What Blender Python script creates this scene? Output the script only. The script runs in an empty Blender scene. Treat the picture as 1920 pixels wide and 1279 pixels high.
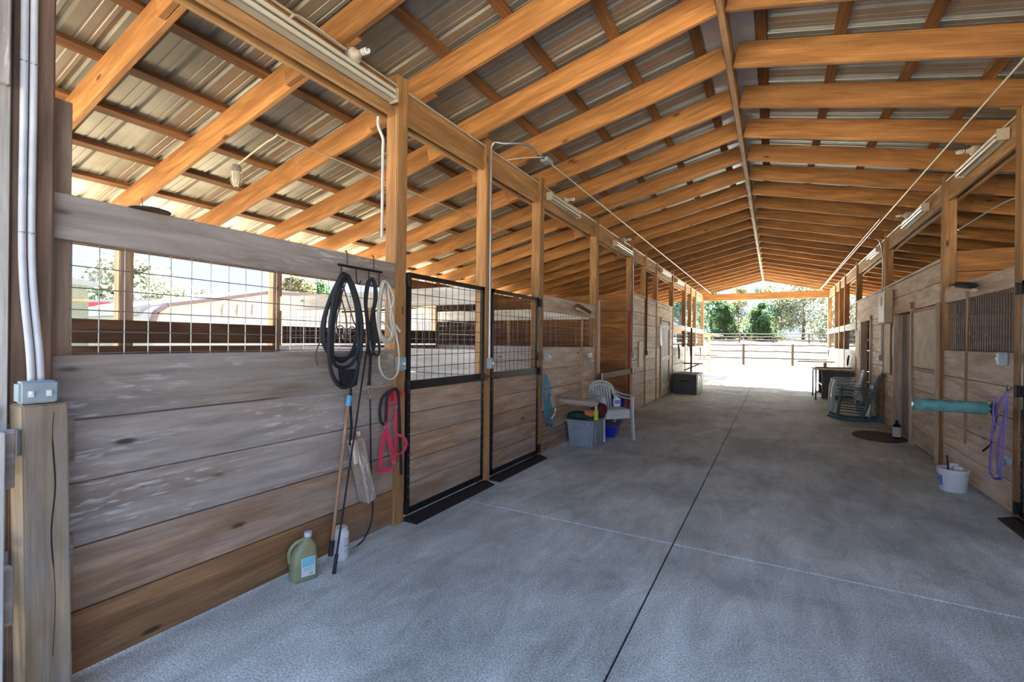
import bpy, bmesh, math, random
from math import sin, cos, tan, pi, radians as R_, atan2, sqrt
from mathutils import Vector, Matrix, Euler
random.seed(7)
SC = bpy.context.scene
COL = SC.collection

# ------------------------------------------------------------------ camera, sky, sun, exposure
F_PX, YAW, ROLL, CAM_H = 876.17, R_(29.19), R_(-0.62), 1.557
cam_data = bpy.data.cameras.new('camera')
cam_data.sensor_width = 36.0
cam_data.lens = F_PX / 1920 * 36.0
cam_data.clip_start = 0.05
cam_data.clip_end = 600
cam = bpy.data.objects.new('camera', cam_data)
COL.objects.link(cam)
cam.matrix_world = Matrix.Translation((0, 0, CAM_H)) @ Matrix.Rotation(YAW, 4, 'Z') @ Matrix.Rotation(pi/2, 4, 'X') @ Matrix.Rotation(-ROLL, 4, 'Z')
SC.camera = cam

SC.view_settings.view_transform = 'Standard'
SC.view_settings.look = 'None'
SC.view_settings.gamma = 1.0
SC.view_settings.use_curve_mapping = False
SC.view_settings.exposure = 2.62
SKY_STRENGTH = 0.37
SUN_STRENGTH = 15.0

world = bpy.data.worlds.new('sky')
SC.world = world
world.use_nodes = True
wt = world.node_tree
for n in list(wt.nodes): wt.nodes.remove(n)
wo = wt.nodes.new('ShaderNodeOutputWorld'); wb = wt.nodes.new('ShaderNodeBackground')
wc = wt.nodes.new('ShaderNodeTexCoord'); ws = wt.nodes.new('ShaderNodeSeparateXYZ'); wr = wt.nodes.new('ShaderNodeValToRGB')
wt.links.new(wc.outputs['Generated'], ws.inputs[0]); wt.links.new(ws.outputs['Z'], wr.inputs[0])
wt.links.new(wr.outputs[0], wb.inputs[0]); wt.links.new(wb.outputs[0], wo.inputs[0])
wr.color_ramp.elements[0].position = 0.0; wr.color_ramp.elements[0].color = (0.41, 0.56, 0.86, 1)
wr.color_ramp.elements[1].position = 1.0; wr.color_ramp.elements[1].color = (0.42, 0.60, 1.0, 1)
e = wr.color_ramp.elements.new(0.25); e.color = (0.43, 0.59, 0.92, 1)
wb.inputs[1].default_value = SKY_STRENGTH

sun_d = bpy.data.lights.new('sun', 'SUN'); sun_d.energy = SUN_STRENGTH; sun_d.angle = R_(0.6); sun_d.color = (1.0, 0.93, 0.82)
sun = bpy.data.objects.new('sun', sun_d); COL.objects.link(sun)
SUN_EL, SUN_AZ = R_(41), R_(18)      # azimuth: degrees to the left (-X) of +Y, the far end of the aisle
sdir = Vector((-sin(SUN_AZ)*cos(SUN_EL), cos(SUN_AZ)*cos(SUN_EL), sin(SUN_EL)))
sun.rotation_euler = sdir.to_track_quat('Z', 'Y').to_euler()

# ------------------------------------------------------------------ measured layout (metres)
XL, XR, XC, ZR, ZB = -2.742, 1.916, -0.39, 4.23, 3.70
SL = 0.229
ANG = math.atan(SL)
def zroof(x): return ZR - SL*abs(x - XC)
def pix(x, y, axis, val):
    """world point on the plane axis=val that the photograph shows at pixel x, y"""
    u = x-960; v = 639.5-y; cr, sr = cos(ROLL), sin(ROLL)
    u2 = u*cr+v*sr; v2 = -u*sr+v*cr; d = F_PX
    D = (u2*cos(YAW)-d*sin(YAW), u2*sin(YAW)+d*cos(YAW), v2)
    o = (0, 0, CAM_H); t = (val-o[axis])/D[axis]
    return Vector((o[0]+t*D[0], o[1]+t*D[1], o[2]+t*D[2]))
def PL(x, y, off=0): return pix(x, y, 0, XL+off)
def PR(x, y, off=0): return pix(x, y, 0, XR-off)

# ------------------------------------------------------------------ materials
class NT:
    def __init__(s, name):
        s.m = bpy.data.materials.new(name); s.m.use_nodes = True; s.t = s.m.node_tree
        s.b = s.t.nodes['Principled BSDF']
    def n(s, typ, **kw):
        n = s.t.nodes.new(typ)
        for k, v in kw.items():
            if k in n.bl_rna.properties.keys(): setattr(n, k, v)
            else: n.inputs[k].default_value = v
        return n
    def l(s, a, b): s.t.links.new(a, b)
def ramp(nt, src, stops):
    r = nt.n('ShaderNodeValToRGB'); nt.l(src, r.inputs[0])
    el = r.color_ramp.elements
    while len(el) > 2: el.remove(el[-1])
    for i, (p, c) in enumerate(stops):
        e = el[i] if i < 2 else el.new(p)
        e.position = p; e.color = (*c, 1) if len(c) == 3 else c
    return r.outputs[0]
def mixc(nt, f, a, b, mode='MIX'):
    m = nt.n('ShaderNodeMix', data_type='RGBA', blend_type=mode)
    if isinstance(f, (int, float)): m.inputs[0].default_value = f
    else: nt.l(f, m.inputs[0])
    for s, v in ((6, a), (7, b)):
        if isinstance(v, tuple): m.inputs[s].default_value = (*v, 1)
        else: nt.l(v, m.inputs[s])
    return m.outputs[2]
def plain(name, col, rough=0.6, metal=0.0, var=0.06, scale=8, emit=None, alpha=None, trans=None, bump=0.0, spec=None):
    nt = NT(name); b = nt.b
    b.inputs['Roughness'].default_value = rough; b.inputs['Metallic'].default_value = metal
    if spec is not None: b.inputs['Specular IOR Level'].default_value = spec
    tc = nt.n('ShaderNodeTexCoord'); no = nt.n('ShaderNodeTexNoise', Scale=scale, Detail=4.0)
    nt.l(tc.outputs['Object'], no.inputs['Vector'])
    lo = tuple(max(0, c*(1-var*2)) for c in col); hi = tuple(min(1, c*(1+var*2)) for c in col)
    nt.l(ramp(nt, no.outputs[0], [(0.3, lo), (0.7, hi)]), b.inputs['Base Color'])
    if bump:
        bp = nt.n('ShaderNodeBump', Strength=bump, Distance=0.01); nt.l(no.outputs[0], bp.inputs['Height']); nt.l(bp.outputs[0], b.inputs['Normal'])
    if trans: b.inputs['Transmission Weight'].default_value = trans
    return nt.m
def wood(name, ax, dark, light, weather=None, wamt=0.5, rough=0.7, knots=True, streak=None, rnd=0.22, dirt=None):
    """wood with grain along local axis ax; weather = colour of greyed patches, streak = colour of worn pale streaks"""
    nt = NT(name); b = nt.b
    tc = nt.n('ShaderNodeTexCoord'); oi = nt.n('ShaderNodeObjectInfo')
    rv = nt.n('ShaderNodeVectorMath', operation='SCALE'); rv.inputs[0].default_value = (37.1, 71.3, 53.7); nt.l(oi.outputs['Random'], rv.inputs[3])
    ad = nt.n('ShaderNodeVectorMath', operation='ADD'); nt.l(tc.outputs['Object'], ad.inputs[0]); nt.l(rv.outputs[0], ad.inputs[1])
    def mp(a, c):
        m = nt.n('ShaderNodeMapping'); s = [c, c, c]; s['XYZ'.index(ax)] = a; m.inputs['Scale'].default_value = s
        nt.l(ad.outputs[0], m.inputs['Vector']); return m.outputs[0]
    n1 = nt.n('ShaderNodeTexNoise', Scale=1.0, Detail=5.0, Roughness=0.62, Distortion=0.6); nt.l(mp(1.3, 16), n1.inputs['Vector'])
    n2 = nt.n('ShaderNodeTexNoise', Scale=1.0, Detail=3.0, Distortion=1.5); nt.l(mp(0.9, 5), n2.inputs['Vector'])
    n3 = nt.n('ShaderNodeTexNoise', Scale=1.0, Detail=4.0); nt.l(mp(3.0, 90), n3.inputs['Vector'])
    c = ramp(nt, n1.outputs[0], [(0.32, dark), (0.62, light)])
    mid = tuple((d+l)/2 for d, l in zip(dark, light))
    f2 = ramp(nt, n2.outputs[0], [(0.40, (0, 0, 0)), (0.62, (0.75, 0.75, 0.75))])
    c = mixc(nt, f2, c, tuple(x*0.62 for x in mid))
    f3 = ramp(nt, n3.outputs[0], [(0.35, (0.80, 0.80, 0.80)), (0.65, (1.12, 1.12, 1.12))])
    c = mixc(nt, 1.0, c, f3, 'MULTIPLY')
    if weather:
        n4 = nt.n('ShaderNodeTexNoise', Scale=1.0, Detail=6.0, Roughness=0.65); nt.l(mp(0.7, 3.2), n4.inputs['Vector'])
        f4 = ramp(nt, n4.outputs[0], [(0.62-wamt*0.35, (0, 0, 0)), (0.74-wamt*0.25, (0.9, 0.9, 0.9))])
        wcol = mixc(nt, 1.0, weather, ramp(nt, n1.outputs[0], [(0.3, (0.62, 0.62, 0.62)), (0.65, (1.1, 1.1, 1.1))]), 'MULTIPLY')
        c = mixc(nt, f4, c, wcol)
    if streak:
        n5 = nt.n('ShaderNodeTexNoise', Scale=1.0, Detail=2.0, Roughness=0.6); nt.l(mp(7.0, 55), n5.inputs['Vector'])
        n6 = nt.n('ShaderNodeTexNoise', Scale=1.0, Detail=3.0); nt.l(mp(0.9, 4), n6.inputs['Vector'])
        m_ = nt.n('ShaderNodeMath', operation='MULTIPLY')
        nt.l(ramp(nt, n5.outputs[0], [(0.56, (0, 0, 0)), (0.66, (1, 1, 1))]), m_.inputs[0]); nt.l(ramp(nt, n6.outputs[0], [(0.46, (0, 0, 0)), (0.62, (0.85, 0.85, 0.85))]), m_.inputs[1])
        c = mixc(nt, m_.outputs[0], c, streak)
    if knots:
        vo = nt.n('ShaderNodeTexVoronoi', Scale=1.0, Randomness=1.0); nt.l(mp(1.8, 5.5), vo.inputs['Vector'])
        wn = nt.n('ShaderNodeTexWhiteNoise'); nt.l(vo.outputs['Color'], wn.inputs['Vector'])
        kf = ramp(nt, vo.outputs['Distance'], [(0.055, (1, 1, 1)), (0.11, (0, 0, 0))])
        gt = nt.n('ShaderNodeMath', operation='GREATER_THAN'); gt.inputs[1].default_value = 0.45; nt.l(wn.outputs['Value'], gt.inputs[0])
        mm = nt.n('ShaderNodeMath', operation='MULTIPLY'); nt.l(kf, mm.inputs[0]); nt.l(gt.outputs[0], mm.inputs[1])
        c = mixc(nt, mm.outputs[0], c, tuple(x*0.30 for x in dark))
    br = nt.n('ShaderNodeMapRange'); br.inputs[3].default_value = 1-rnd; br.inputs[4].default_value = 1+rnd; nt.l(oi.outputs['Random'], br.inputs[0])
    hs = nt.n('ShaderNodeHueSaturation'); nt.l(c, hs.inputs['Color']); nt.l(br.outputs[0], hs.inputs['Value'])
    nt.l(hs.outputs[0], b.inputs['Base Color']); b.inputs['Roughness'].default_value = rough
    bp = nt.n('ShaderNodeBump', Strength=0.35, Distance=0.004); nt.l(n3.outputs[0], bp.inputs['Height']); nt.l(bp.outputs[0], b.inputs['Normal'])
    return nt.m
M = {}
OD, OL = (0.36, 0.145, 0.042), (0.57, 0.28, 0.093)            # fresh orange pine
BD, BL = (0.33, 0.17, 0.075), (0.50, 0.30, 0.15)             # browner old pine
for ax in 'XYZ':
    M['pine'+ax] = wood('orange_pine_'+ax, ax, OD, OL)
    M['purlin'+ax] = wood('purlin_pine_'+ax, ax, (0.22, 0.092, 0.03), (0.35, 0.165, 0.06), rnd=0.3)
    M['post'+ax] = wood('post_pine_'+ax, ax, (0.36, 0.18, 0.065), (0.55, 0.315, 0.135), rnd=0.12)
    M['grey'+ax] = wood('grey_plank_'+ax, ax, (0.25, 0.19, 0.145), (0.41, 0.325, 0.26), weather=(0.43, 0.395, 0.365), wamt=0.8, streak=(0.62, 0.62, 0.62), rnd=0.12)
    M['brown'+ax] = wood('brown_plank_'+ax, ax, (0.33, 0.195, 0.12), (0.52, 0.355, 0.23), weather=(0.46, 0.37, 0.30), wamt=0.55, rnd=0.16)
    M['tan'+ax] = wood('tan_plank_'+ax, ax, (0.60, 0.43, 0.29), (0.84, 0.67, 0.50), weather=(0.80, 0.68, 0.56), wamt=0.5, rnd=0.12)
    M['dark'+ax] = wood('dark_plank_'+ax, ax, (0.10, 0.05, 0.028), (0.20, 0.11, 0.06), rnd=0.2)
    M['pale'+ax] = wood('pale_plank_'+ax, ax, (0.50, 0.47, 0.42), (0.74, 0.74, 0.70), weather=(0.70, 0.71, 0.69), wamt=0.7, rnd=0.1)
M['low'] = wood('low_plank', 'Y', (0.24, 0.12, 0.05), (0.40, 0.22, 0.10), weather=(0.27, 0.21, 0.16), wamt=0.3, rnd=0.1)
M['frontpost'] = wood('front_post', 'Z', (0.27, 0.185, 0.10), (0.46, 0.345, 0.205), weather=(0.34, 0.31, 0.275), wamt=0.4, rnd=0.0)
M['brownpost'] = wood('brown_post', 'Z', (0.13, 0.078, 0.05), (0.24, 0.155, 0.11), rnd=0.0)
M['black'] = plain('black_steel', (0.012, 0.013, 0.016), 0.45, 0.3)
M['rubber'] = plain('black_rubber', (0.016, 0.018, 0.022), 0.55)
M['rope_black'] = plain('black_rope', (0.012, 0.014, 0.02), 0.75, bump=0.4, scale=60)
M['wire'] = plain('galvanised_wire', (0.34, 0.36, 0.37), 0.35, 0.8)
M['wire_dark'] = plain('dark_wire', (0.06, 0.065, 0.075), 0.45, 0.5)
M['galv'] = plain('galvanised_steel', (0.50, 0.53, 0.54), 0.35, 0.7)
M['steel'] = plain('bright_steel', (0.65, 0.66, 0.68), 0.22, 0.9)
M['pvc'] = plain('grey_pvc', (0.58, 0.62, 0.66), 0.4)
M['box'] = plain('box_blue_grey', (0.30, 0.38, 0.42), 0.45)
M['conduit'] = plain('painted_conduit', (0.62, 0.56, 0.46), 0.4, 0.2)
M['white'] = plain('white_plastic', (0.78, 0.80, 0.82), 0.4, var=0.02)
M['chair_white'] = plain('chair_resin', (0.62, 0.69, 0.70), 0.4, var=0.05)
M['cream'] = plain('cream_enamel', (0.52, 0.47, 0.37), 0.4, var=0.02)
M['tube'] = plain('tube_glass', (0.66, 0.62, 0.52), 0.2, var=0.01)
M['pink'] = plain('pink_webbing', (0.75, 0.045, 0.13), 0.6, bump=0.2, scale=90)
M['red'] = plain('red_plastic', (0.70, 0.03, 0.03), 0.4)
M['purple'] = plain('purple_webbing', (0.25, 0.17, 0.62), 0.6, bump=0.2, scale=90)
M['teal'] = plain('teal_webbing', (0.03, 0.30, 0.46), 0.6, bump=0.2, scale=90)
M['foam'] = plain('green_foam', (0.13, 0.36, 0.36), 0.7, var=0.15, scale=14, bump=0.3)
M['rope_white'] = plain('white_rope', (0.60, 0.58, 0.50), 0.8, bump=0.6, scale=80)
M['blue'] = plain('blue_plastic', (0.02, 0.035, 0.42), 0.35)
M['skyblue'] = plain('sky_blue_plastic', (0.08, 0.42, 0.75), 0.4)
M['tote'] = plain('tote_grey', (0.30, 0.35, 0.40), 0.45)
M['trunk'] = plain('trunk_grey', (0.10, 0.10, 0.10), 0.55)
M['green'] = plain('rocker_green', (0.030, 0.13, 0.12), 0.45, var=0.15)
M['mat'] = plain('door_mat', (0.09, 0.07, 0.05), 0.9, bump=0.5, scale=60)
M['maroon'] = plain('maroon_cloth', (0.10, 0.01, 0.025), 0.85)
M['orange'] = plain('orange_cloth', (0.85, 0.25, 0.12), 0.8)
M['darkgreen'] = plain('dark_green_cloth', (0.015, 0.05, 0.045), 0.8)
M['lime'] = plain('lime_liquid', (0.50, 0.80, 0.04), 0.3)
M['paper'] = plain('yellow_paper', (0.80, 0.76, 0.50), 0.7)
M['whitepaper'] = plain('white_paper', (0.72, 0.74, 0.72), 0.7)
M['ply'] = plain('plywood', (0.60, 0.48, 0.35), 0.7, var=0.08, scale=5)
M['broomwood'] = wood('broom_handle', 'Z', (0.36, 0.20, 0.11), (0.50, 0.30, 0.18), knots=False, rnd=0.05)
M['bristle'] = plain('bristle', (0.02, 0.02, 0.02), 0.9, bump=0.8, scale=90)
M['brownbristle'] = plain('brown_bristle', (0.16, 0.08, 0.04), 0.9, bump=0.8, scale=90)
M['jug'] = plain('amber_jug', (0.40, 0.42, 0.24), 0.3, trans=0.25)
M['label_blue'] = plain('label_cyan', (0.22, 0.62, 0.70), 0.5)
M['label_ink'] = plain('label_ink', (0.03, 0.08, 0.28), 0.5)
M['label_blue2'] = plain('label_blue', (0.16, 0.28, 0.66), 0.5)
M['redrust'] = plain('red_painted_edge', (0.38, 0.03, 0.02), 0.6)
M['leather'] = plain('brown_leather', (0.10, 0.05, 0.03), 0.5)
M['whiteflash'] = plain('white_flashing', (0.62, 0.66, 0.70), 0.4, 0.2)
M['bark'] = plain('bark', (0.12, 0.09, 0.065), 0.9)
M['glassdark'] = plain('window_glass', (0.03, 0.04, 0.05), 0.08)
M['rust'] = plain('weathered_fence', (0.07, 0.05, 0.04), 0.8)
M['dirtpost'] = plain('number_ink', (0.015, 0.015, 0.015), 0.7)

def metal_roof():
    nt = NT('galvalume'); b = nt.b
    tc = nt.n('ShaderNodeTexCoord'); no = nt.n('ShaderNodeTexNoise', Scale=3.0, Detail=5.0); nt.l(tc.outputs['Object'], no.inputs['Vector'])
    nt.l(ramp(nt, no.outputs[0], [(0.3, (0.29, 0.28, 0.235)), (0.7, (0.40, 0.385, 0.33))]), b.inputs['Base Color'])
    b.inputs['Metallic'].default_value = 0.5; b.inputs['Roughness'].default_value = 0.42
    return nt.m
M['roof'] = metal_roof()

def concrete():
    nt = NT('concrete'); b = nt.b
    tc = nt.n('ShaderNodeTexCoord'); g = nt.n('ShaderNodeNewGeometry')
    P = g.outputs['Position']
    n1 = nt.n('ShaderNodeTexNoise', Scale=0.7, Detail=7.0, Roughness=0.6, Distortion=0.5); nt.l(P, n1.inputs['Vector'])
    n2 = nt.n('ShaderNodeTexNoise', Scale=95.0, Detail=4.0, Roughness=0.8); nt.l(P, n2.inputs['Vector'])
    n3 = nt.n('ShaderNodeTexNoise', Scale=4.0, Detail=6.0, Roughness=0.7, Distortion=0.8)
    mp = nt.n('ShaderNodeMapping'); mp.inputs['Scale'].default_value = (1, 0.35, 1); nt.l(P, mp.inputs['Vector']); nt.l(mp.outputs[0], n3.inputs['Vector'])
    c = ramp(nt, n1.outputs[0], [(0.3, (0.35, 0.40, 0.395)), (0.68, (0.74, 0.83, 0.82))])
    c = mixc(nt, 1.0, c, ramp(nt, n3.outputs[0], [(0.3, (0.72, 0.71, 0.70)), (0.62, (1.12, 1.12, 1.12))]), 'MULTIPLY')
    c = mixc(nt, 1.0, c, ramp(nt, n2.outputs[0], [(0.38, (0.55, 0.55, 0.55)), (0.5, (1, 1, 1)), (0.64, (1.5, 1.5, 1.5))]), 'MULTIPLY')
    nt.l(c, b.inputs['Base Color']); b.inputs['Roughness'].default_value = 0.62; b.inputs['Specular IOR Level'].default_value = 0.35
    bp = nt.n('ShaderNodeBump', Strength=0.2, Distance=0.002); nt.l(n2.outputs[0], bp.inputs['Height']); nt.l(bp.outputs[0], b.inputs['Normal'])
    return nt.m
M['concrete'] = concrete()
def ground_mat(name, a, bcol, c2, sc=0.5):
    nt = NT(name); b = nt.b; g = nt.n('ShaderNodeNewGeometry')
    n1 = nt.n('ShaderNodeTexNoise', Scale=sc, Detail=8.0, Roughness=0.65); nt.l(g.outputs['Position'], n1.inputs['Vector'])
    n2 = nt.n('ShaderNodeTexNoise', Scale=20.0, Detail=4.0); nt.l(g.outputs['Position'], n2.inputs['Vector'])
    c = ramp(nt, n1.outputs[0], [(0.35, a), (0.52, bcol), (0.68, c2)])
    c = mixc(nt, 1.0, c, ramp(nt, n2.outputs[0], [(0.35, (0.85, 0.85, 0.85)), (0.65, (1.1, 1.1, 1.1))]), 'MULTIPLY')
    nt.l(c, b.inputs['Base Color']); b.inputs['Roughness'].default_value = 0.95; b.inputs['Specular IOR Level'].default_value = 0.1
    return nt.m
M['sand'] = ground_mat('sand', (0.36, 0.32, 0.21), (0.46, 0.40, 0.30), (0.52, 0.45, 0.35))
M['gravel'] = ground_mat('gravel', (0.58, 0.58, 0.57), (0.64, 0.64, 0.63), (0.68, 0.68, 0.66), 2.0)
M['stallsand'] = ground_mat('stall_bedding', (0.20, 0.16, 0.11), (0.28, 0.23, 0.17), (0.34, 0.28, 0.2), 1.5)
M['turf'] = ground_mat('turf', (0.13, 0.17, 0.05), (0.28, 0.31, 0.10), (0.42, 0.40, 0.2), 1.2)
def leaf_mat(name, a, c):
    nt = NT(name); b = nt.b; g = nt.n('ShaderNodeNewGeometry')
    n1 = nt.n('ShaderNodeTexNoise', Scale=0.9, Detail=5.0); nt.l(g.outputs['Position'], n1.inputs['Vector'])
    nt.l(ramp(nt, n1.outputs[0], [(0.35, a), (0.65, c)]), b.inputs['Base Color']); b.inputs['Roughness'].default_value = 0.7
    b.inputs['Specular IOR Level'].default_value = 0.2
    tr = nt.n('ShaderNodeBsdfTranslucent'); tr.inputs[0].default_value = (*[min(1, x*1.6) for x in c], 1); mx = nt.n('ShaderNodeMixShader'); mx.inputs[0].default_value = 0.45
    out = [n for n in nt.t.nodes if n.type == 'OUTPUT_MATERIAL'][0]; nt.l(b.outputs[0], mx.inputs[1]); nt.l(tr.outputs[0], mx.inputs[2]); nt.l(mx.outputs[0], out.inputs[0])
    return nt.m
M['leaf_dark'] = leaf_mat('leaf_dark', (0.018, 0.05, 0.03), (0.06, 0.11, 0.045))
M['leaf_olive'] = leaf_mat('leaf_olive', (0.09, 0.10, 0.055), (0.19, 0.19, 0.11))
M['leaf_pale'] = leaf_mat('leaf_pale', (0.09, 0.115, 0.085), (0.22, 0.235, 0.17))
M['leaf_teal'] = leaf_mat('leaf_teal', (0.025, 0.06, 0.055), (0.06, 0.12, 0.10))

# ------------------------------------------------------------------ geometry helpers
def link(o, parent=None):
    COL.objects.link(o)
    if parent: o.parent = parent
    return o
def tag(o, label=None, cat=None, group=None, kind=None):
    if label: o['label'] = label
    if cat: o['category'] = cat
    if group: o['group'] = group
    if kind: o['kind'] = kind
    return o
def empty(name, loc=(0, 0, 0), rz=0, parent=None):
    o = bpy.data.objects.new(name, None); o.empty_display_size = 0.1
    o.location = loc; o.rotation_euler = (0, 0, rz); return link(o, parent)
def thing(name, label, cat, loc=(0, 0, 0), rz=0, group=None):
    return tag(empty(name, loc, rz), label, cat, group)
def struct(name, label=None, loc=(0, 0, 0)):
    return tag(empty(name, loc), label, None, None, 'structure')
def mesh_obj(name, me, parent=None, loc=(0, 0, 0), rot=(0, 0, 0)):
    o = bpy.data.objects.new(name, me); o.location = loc; o.rotation_euler = rot; return link(o, parent)
def bm_obj(name, bm, mat, parent=None, loc=(0, 0, 0), rot=(0, 0, 0), smooth=False, mats=None):
    me = bpy.data.meshes.new(name); bm.to_mesh(me); bm.free()
    for m in (mats or [mat]): me.materials.append(m)
    if smooth:
        for p in me.polygons: p.use_smooth = True
    return mesh_obj(name, me, parent, loc, rot)
def smooth_by_angle(o, a=35):
    me = o.data
    for p in me.polygons: p.use_smooth = True
    try: me.set_sharp_from_angle(angle=R_(a))
    except Exception: pass
    return o
def abox(bm, c, d, rot=None, mi=0):
    r = bmesh.ops.create_cube(bm, size=1.0); vs = r['verts']
    mt = Matrix.Translation(c) @ (rot.to_4x4() if rot is not None else Matrix.Identity(4)) @ Matrix.Diagonal((*d, 1))
    bmesh.ops.transform(bm, matrix=mt, verts=vs)
    if mi:
        for f in {f for v in vs for f in v.link_faces}: f.material_index = mi
    return vs
_cache = {}
def bevel_box_mesh(d, mat, bev):
    key = (round(d[0], 3), round(d[1], 3), round(d[2], 3), mat.name, bev)
    if key not in _cache:
        bm = bmesh.new(); abox(bm, (0, 0, 0), d)
        if bev: bmesh.ops.bevel(bm, geom=bm.edges[:], offset=min(bev, min(d)*0.3), segments=1, affect='EDGES')
        me = bpy.data.meshes.new('board'); bm.to_mesh(me); bm.free(); me.materials.append(mat); _cache[key] = me
    return _cache[key]
def board(name, parent, x0, x1, y0, y1, z0, z1, mat, bev=0.003):
    """a board between world limits; parent is an unrotated Empty or object"""
    me = bevel_box_mesh((x1-x0, y1-y0, z1-z0), mat, bev)
    c = Vector(((x0+x1)/2, (y0+y1)/2, (z0+z1)/2))
    p = parent.location if parent is not None else Vector()
    return mesh_obj(name, me, parent, c-p)
def stick(name, parent, a, b, w, h, mat, bev=0.003, roll=0):
    """a board of section w x h running from a to b (parent's local coordinates), its length on local X"""
    a, b = Vector(a), Vector(b); d = b-a
    me = bevel_box_mesh((d.length, w, h), mat, bev)
    o = mesh_obj(name, me, parent, (a+b)/2)
    q = d.to_track_quat('X', 'Z'); o.rotation_euler = (q.to_matrix() @ Matrix.Rotation(roll, 3, 'X')).to_euler(); return o
def frames(pts, closed=False):
    n = len(pts); T = []
    for i in range(n):
        if closed: t = pts[(i+1) % n]-pts[i-1]
        else: t = pts[min(i+1, n-1)]-pts[max(i-1, 0)]
        T.append(t.normalized() if t.length > 1e-9 else Vector((0, 0, 1)))
    up = Vector((0, 0, 1)) if abs(T[0].z) < 0.9 else Vector((1, 0, 0))
    N = [(up-T[0]*up.dot(T[0])).normalized()]
    for i in range(1, n):
        v = N[-1]-T[i]*N[-1].dot(T[i]); N.append(v.normalized() if v.length > 1e-6 else N[-1])
    return T, N
def tube(bm, pts, r, n=8, closed=False, cap=True, flat=None):
    pts = [Vector(p) for p in pts]; T, N = frames(pts, closed)
    rs = r if isinstance(r, (list, tuple)) else [r]*len(pts)
    rings = []
    for p, t, nn, rr in zip(pts, T, N, rs):
        b = t.cross(nn)
        if flat:   # (width, thickness, width direction)
            wd = Vector(flat[2]); wd = (wd-t*wd.dot(t)); wd = wd.normalized() if wd.length > 1e-4 else nn; b2 = t.cross(wd)
            rings.append([bm.verts.new(p+wd*sx*flat[0]/2+b2*sy*flat[1]/2) for sx, sy in ((-1, -1), (1, -1), (1, 1), (-1, 1))])
        else: rings.append([bm.verts.new(p+(nn*cos(2*pi*k/n)+b*sin(2*pi*k/n))*rr) for k in range(n)])
    m = len(rings[0]); tot = len(rings)
    for i in range(tot if closed else tot-1):
        a, b = rings[i], rings[(i+1) % tot]
        for k in range(m): bm.faces.new((a[k], a[(k+1) % m], b[(k+1) % m], b[k]))
    if cap and not closed:
        bm.faces.new(rings[0][::-1]); bm.faces.new(rings[-1])
def spline(pts, n=6, closed=False):
    P = [Vector(p) for p in pts]; out = []; m = len(P)
    g = (lambda i: P[i % m]) if closed else (lambda i: P[min(max(i, 0), m-1)])
    for i in range(m if closed else m-1):
        p0, p1, p2, p3 = g(i-1), g(i), g(i+1), g(i+2)
        for k in range(n):
            t = k/n; out.append(0.5*((2*p1)+(p2-p0)*t+(2*p0-5*p1+4*p2-p3)*t*t+(3*p1-p0-3*p2+p3)*t**3))
    if not closed: out.append(P[-1].copy())
    return out
def lathe(bm, prof, n=20, c=(0, 0, 0), sx=1, sy=1, mi=0):
    rings = []
    for r, z in prof:
        rings.append([bm.verts.new((c[0]+r*sx*cos(2*pi*k/n), c[1]+r*sy*sin(2*pi*k/n), c[2]+z)) for k in range(n)] if r > 1e-6 else [bm.verts.new((c[0], c[1], c[2]+z))])
    for a, b in zip(rings, rings[1:]):
        for k in range(n):
            k2 = (k+1) % n
            vs = [a[k % len(a)], a[k2 % len(a)], b[k2 % len(b)], b[k % len(b)]]
            vs = [v for i, v in enumerate(vs) if v not in vs[:i]]
            if len(vs) > 2:
                f = bm.faces.new(vs); f.material_index = mi
def torus(bm, c, R, r, ax='Z', n=16, m=6):
    pts = []
    for k in range(n):
        a = 2*pi*k/n; p = {'X': (0, R*cos(a), R*sin(a)), 'Y': (R*cos(a), 0, R*sin(a)), 'Z': (R*cos(a), R*sin(a), 0)}[ax]
        pts.append(Vector(c)+Vector(p))
    tube(bm, pts, r, m, closed=True)
def tube_obj(name, parent, pts, r, mat, n=8, closed=False, flat=None, loc=(0, 0, 0)):
    bm = bmesh.new(); tube(bm, pts, r, n, closed, flat=flat)
    o = bm_obj(name, bm, mat, parent, loc)
    return o if flat else smooth_by_angle(o, 60)
def lathe_obj(name, parent, prof, mat, n=20, loc=(0, 0, 0), rot=(0, 0, 0), **k):
    bm = bmesh.new(); lathe(bm, prof, n, **k); return smooth_by_angle(bm_obj(name, bm, mat, parent, loc, rot), 40)
def text_obj(name, parent, body, size, mat, loc, rot, align='CENTER', ext=0.0008):
    cu = bpy.data.curves.new(name, 'FONT'); cu.body = body; cu.size = size; cu.extrude = ext; cu.align_x = align; cu.align_y = 'CENTER'
    cu.materials.append(mat); o = bpy.data.objects.new(name, cu); o.location = loc; o.rotation_euler = rot; return link(o, parent)

# ================================================================== STRUCTURE
# ------------------------------------------------------------------ ground and floor
def grid_ground(name, x0, x1, y0, y1, nx, ny, zf, mat):
    bm = bmesh.new(); V = [[bm.verts.new((x0+(x1-x0)*i/nx, y0+(y1-y0)*j/ny, zf(x0+(x1-x0)*i/nx, y0+(y1-y0)*j/ny))) for i in range(nx+1)] for j in range(ny+1)]
    for j in range(ny):
        for i in range(nx): bm.faces.new((V[j][i], V[j][i+1], V[j+1][i+1], V[j+1][i]))
    o = bm_obj(name, bm, mat); return tag(o, kind='structure')
def terrain(x, y):
    z = -0.045
    if y > 50: z += 0.045*(y-50) if y < 110 else 2.7
    return z
g = grid_ground('ground', -220, 220, -60, 260, 44, 64, terrain, M['sand'])
g['label'] = 'pale sandy ground around the barn'
bm = bmesh.new()
outl = [(-5.2, 24.55), (1.6, 24.55), (8.0, 25.0), (9.5, 30.0), (7.5, 33.5), (3.5, 34.3), (1.2, 35.0), (-2.0, 35.2), (-4.2, 33.5), (-5.0, 30)]
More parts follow.
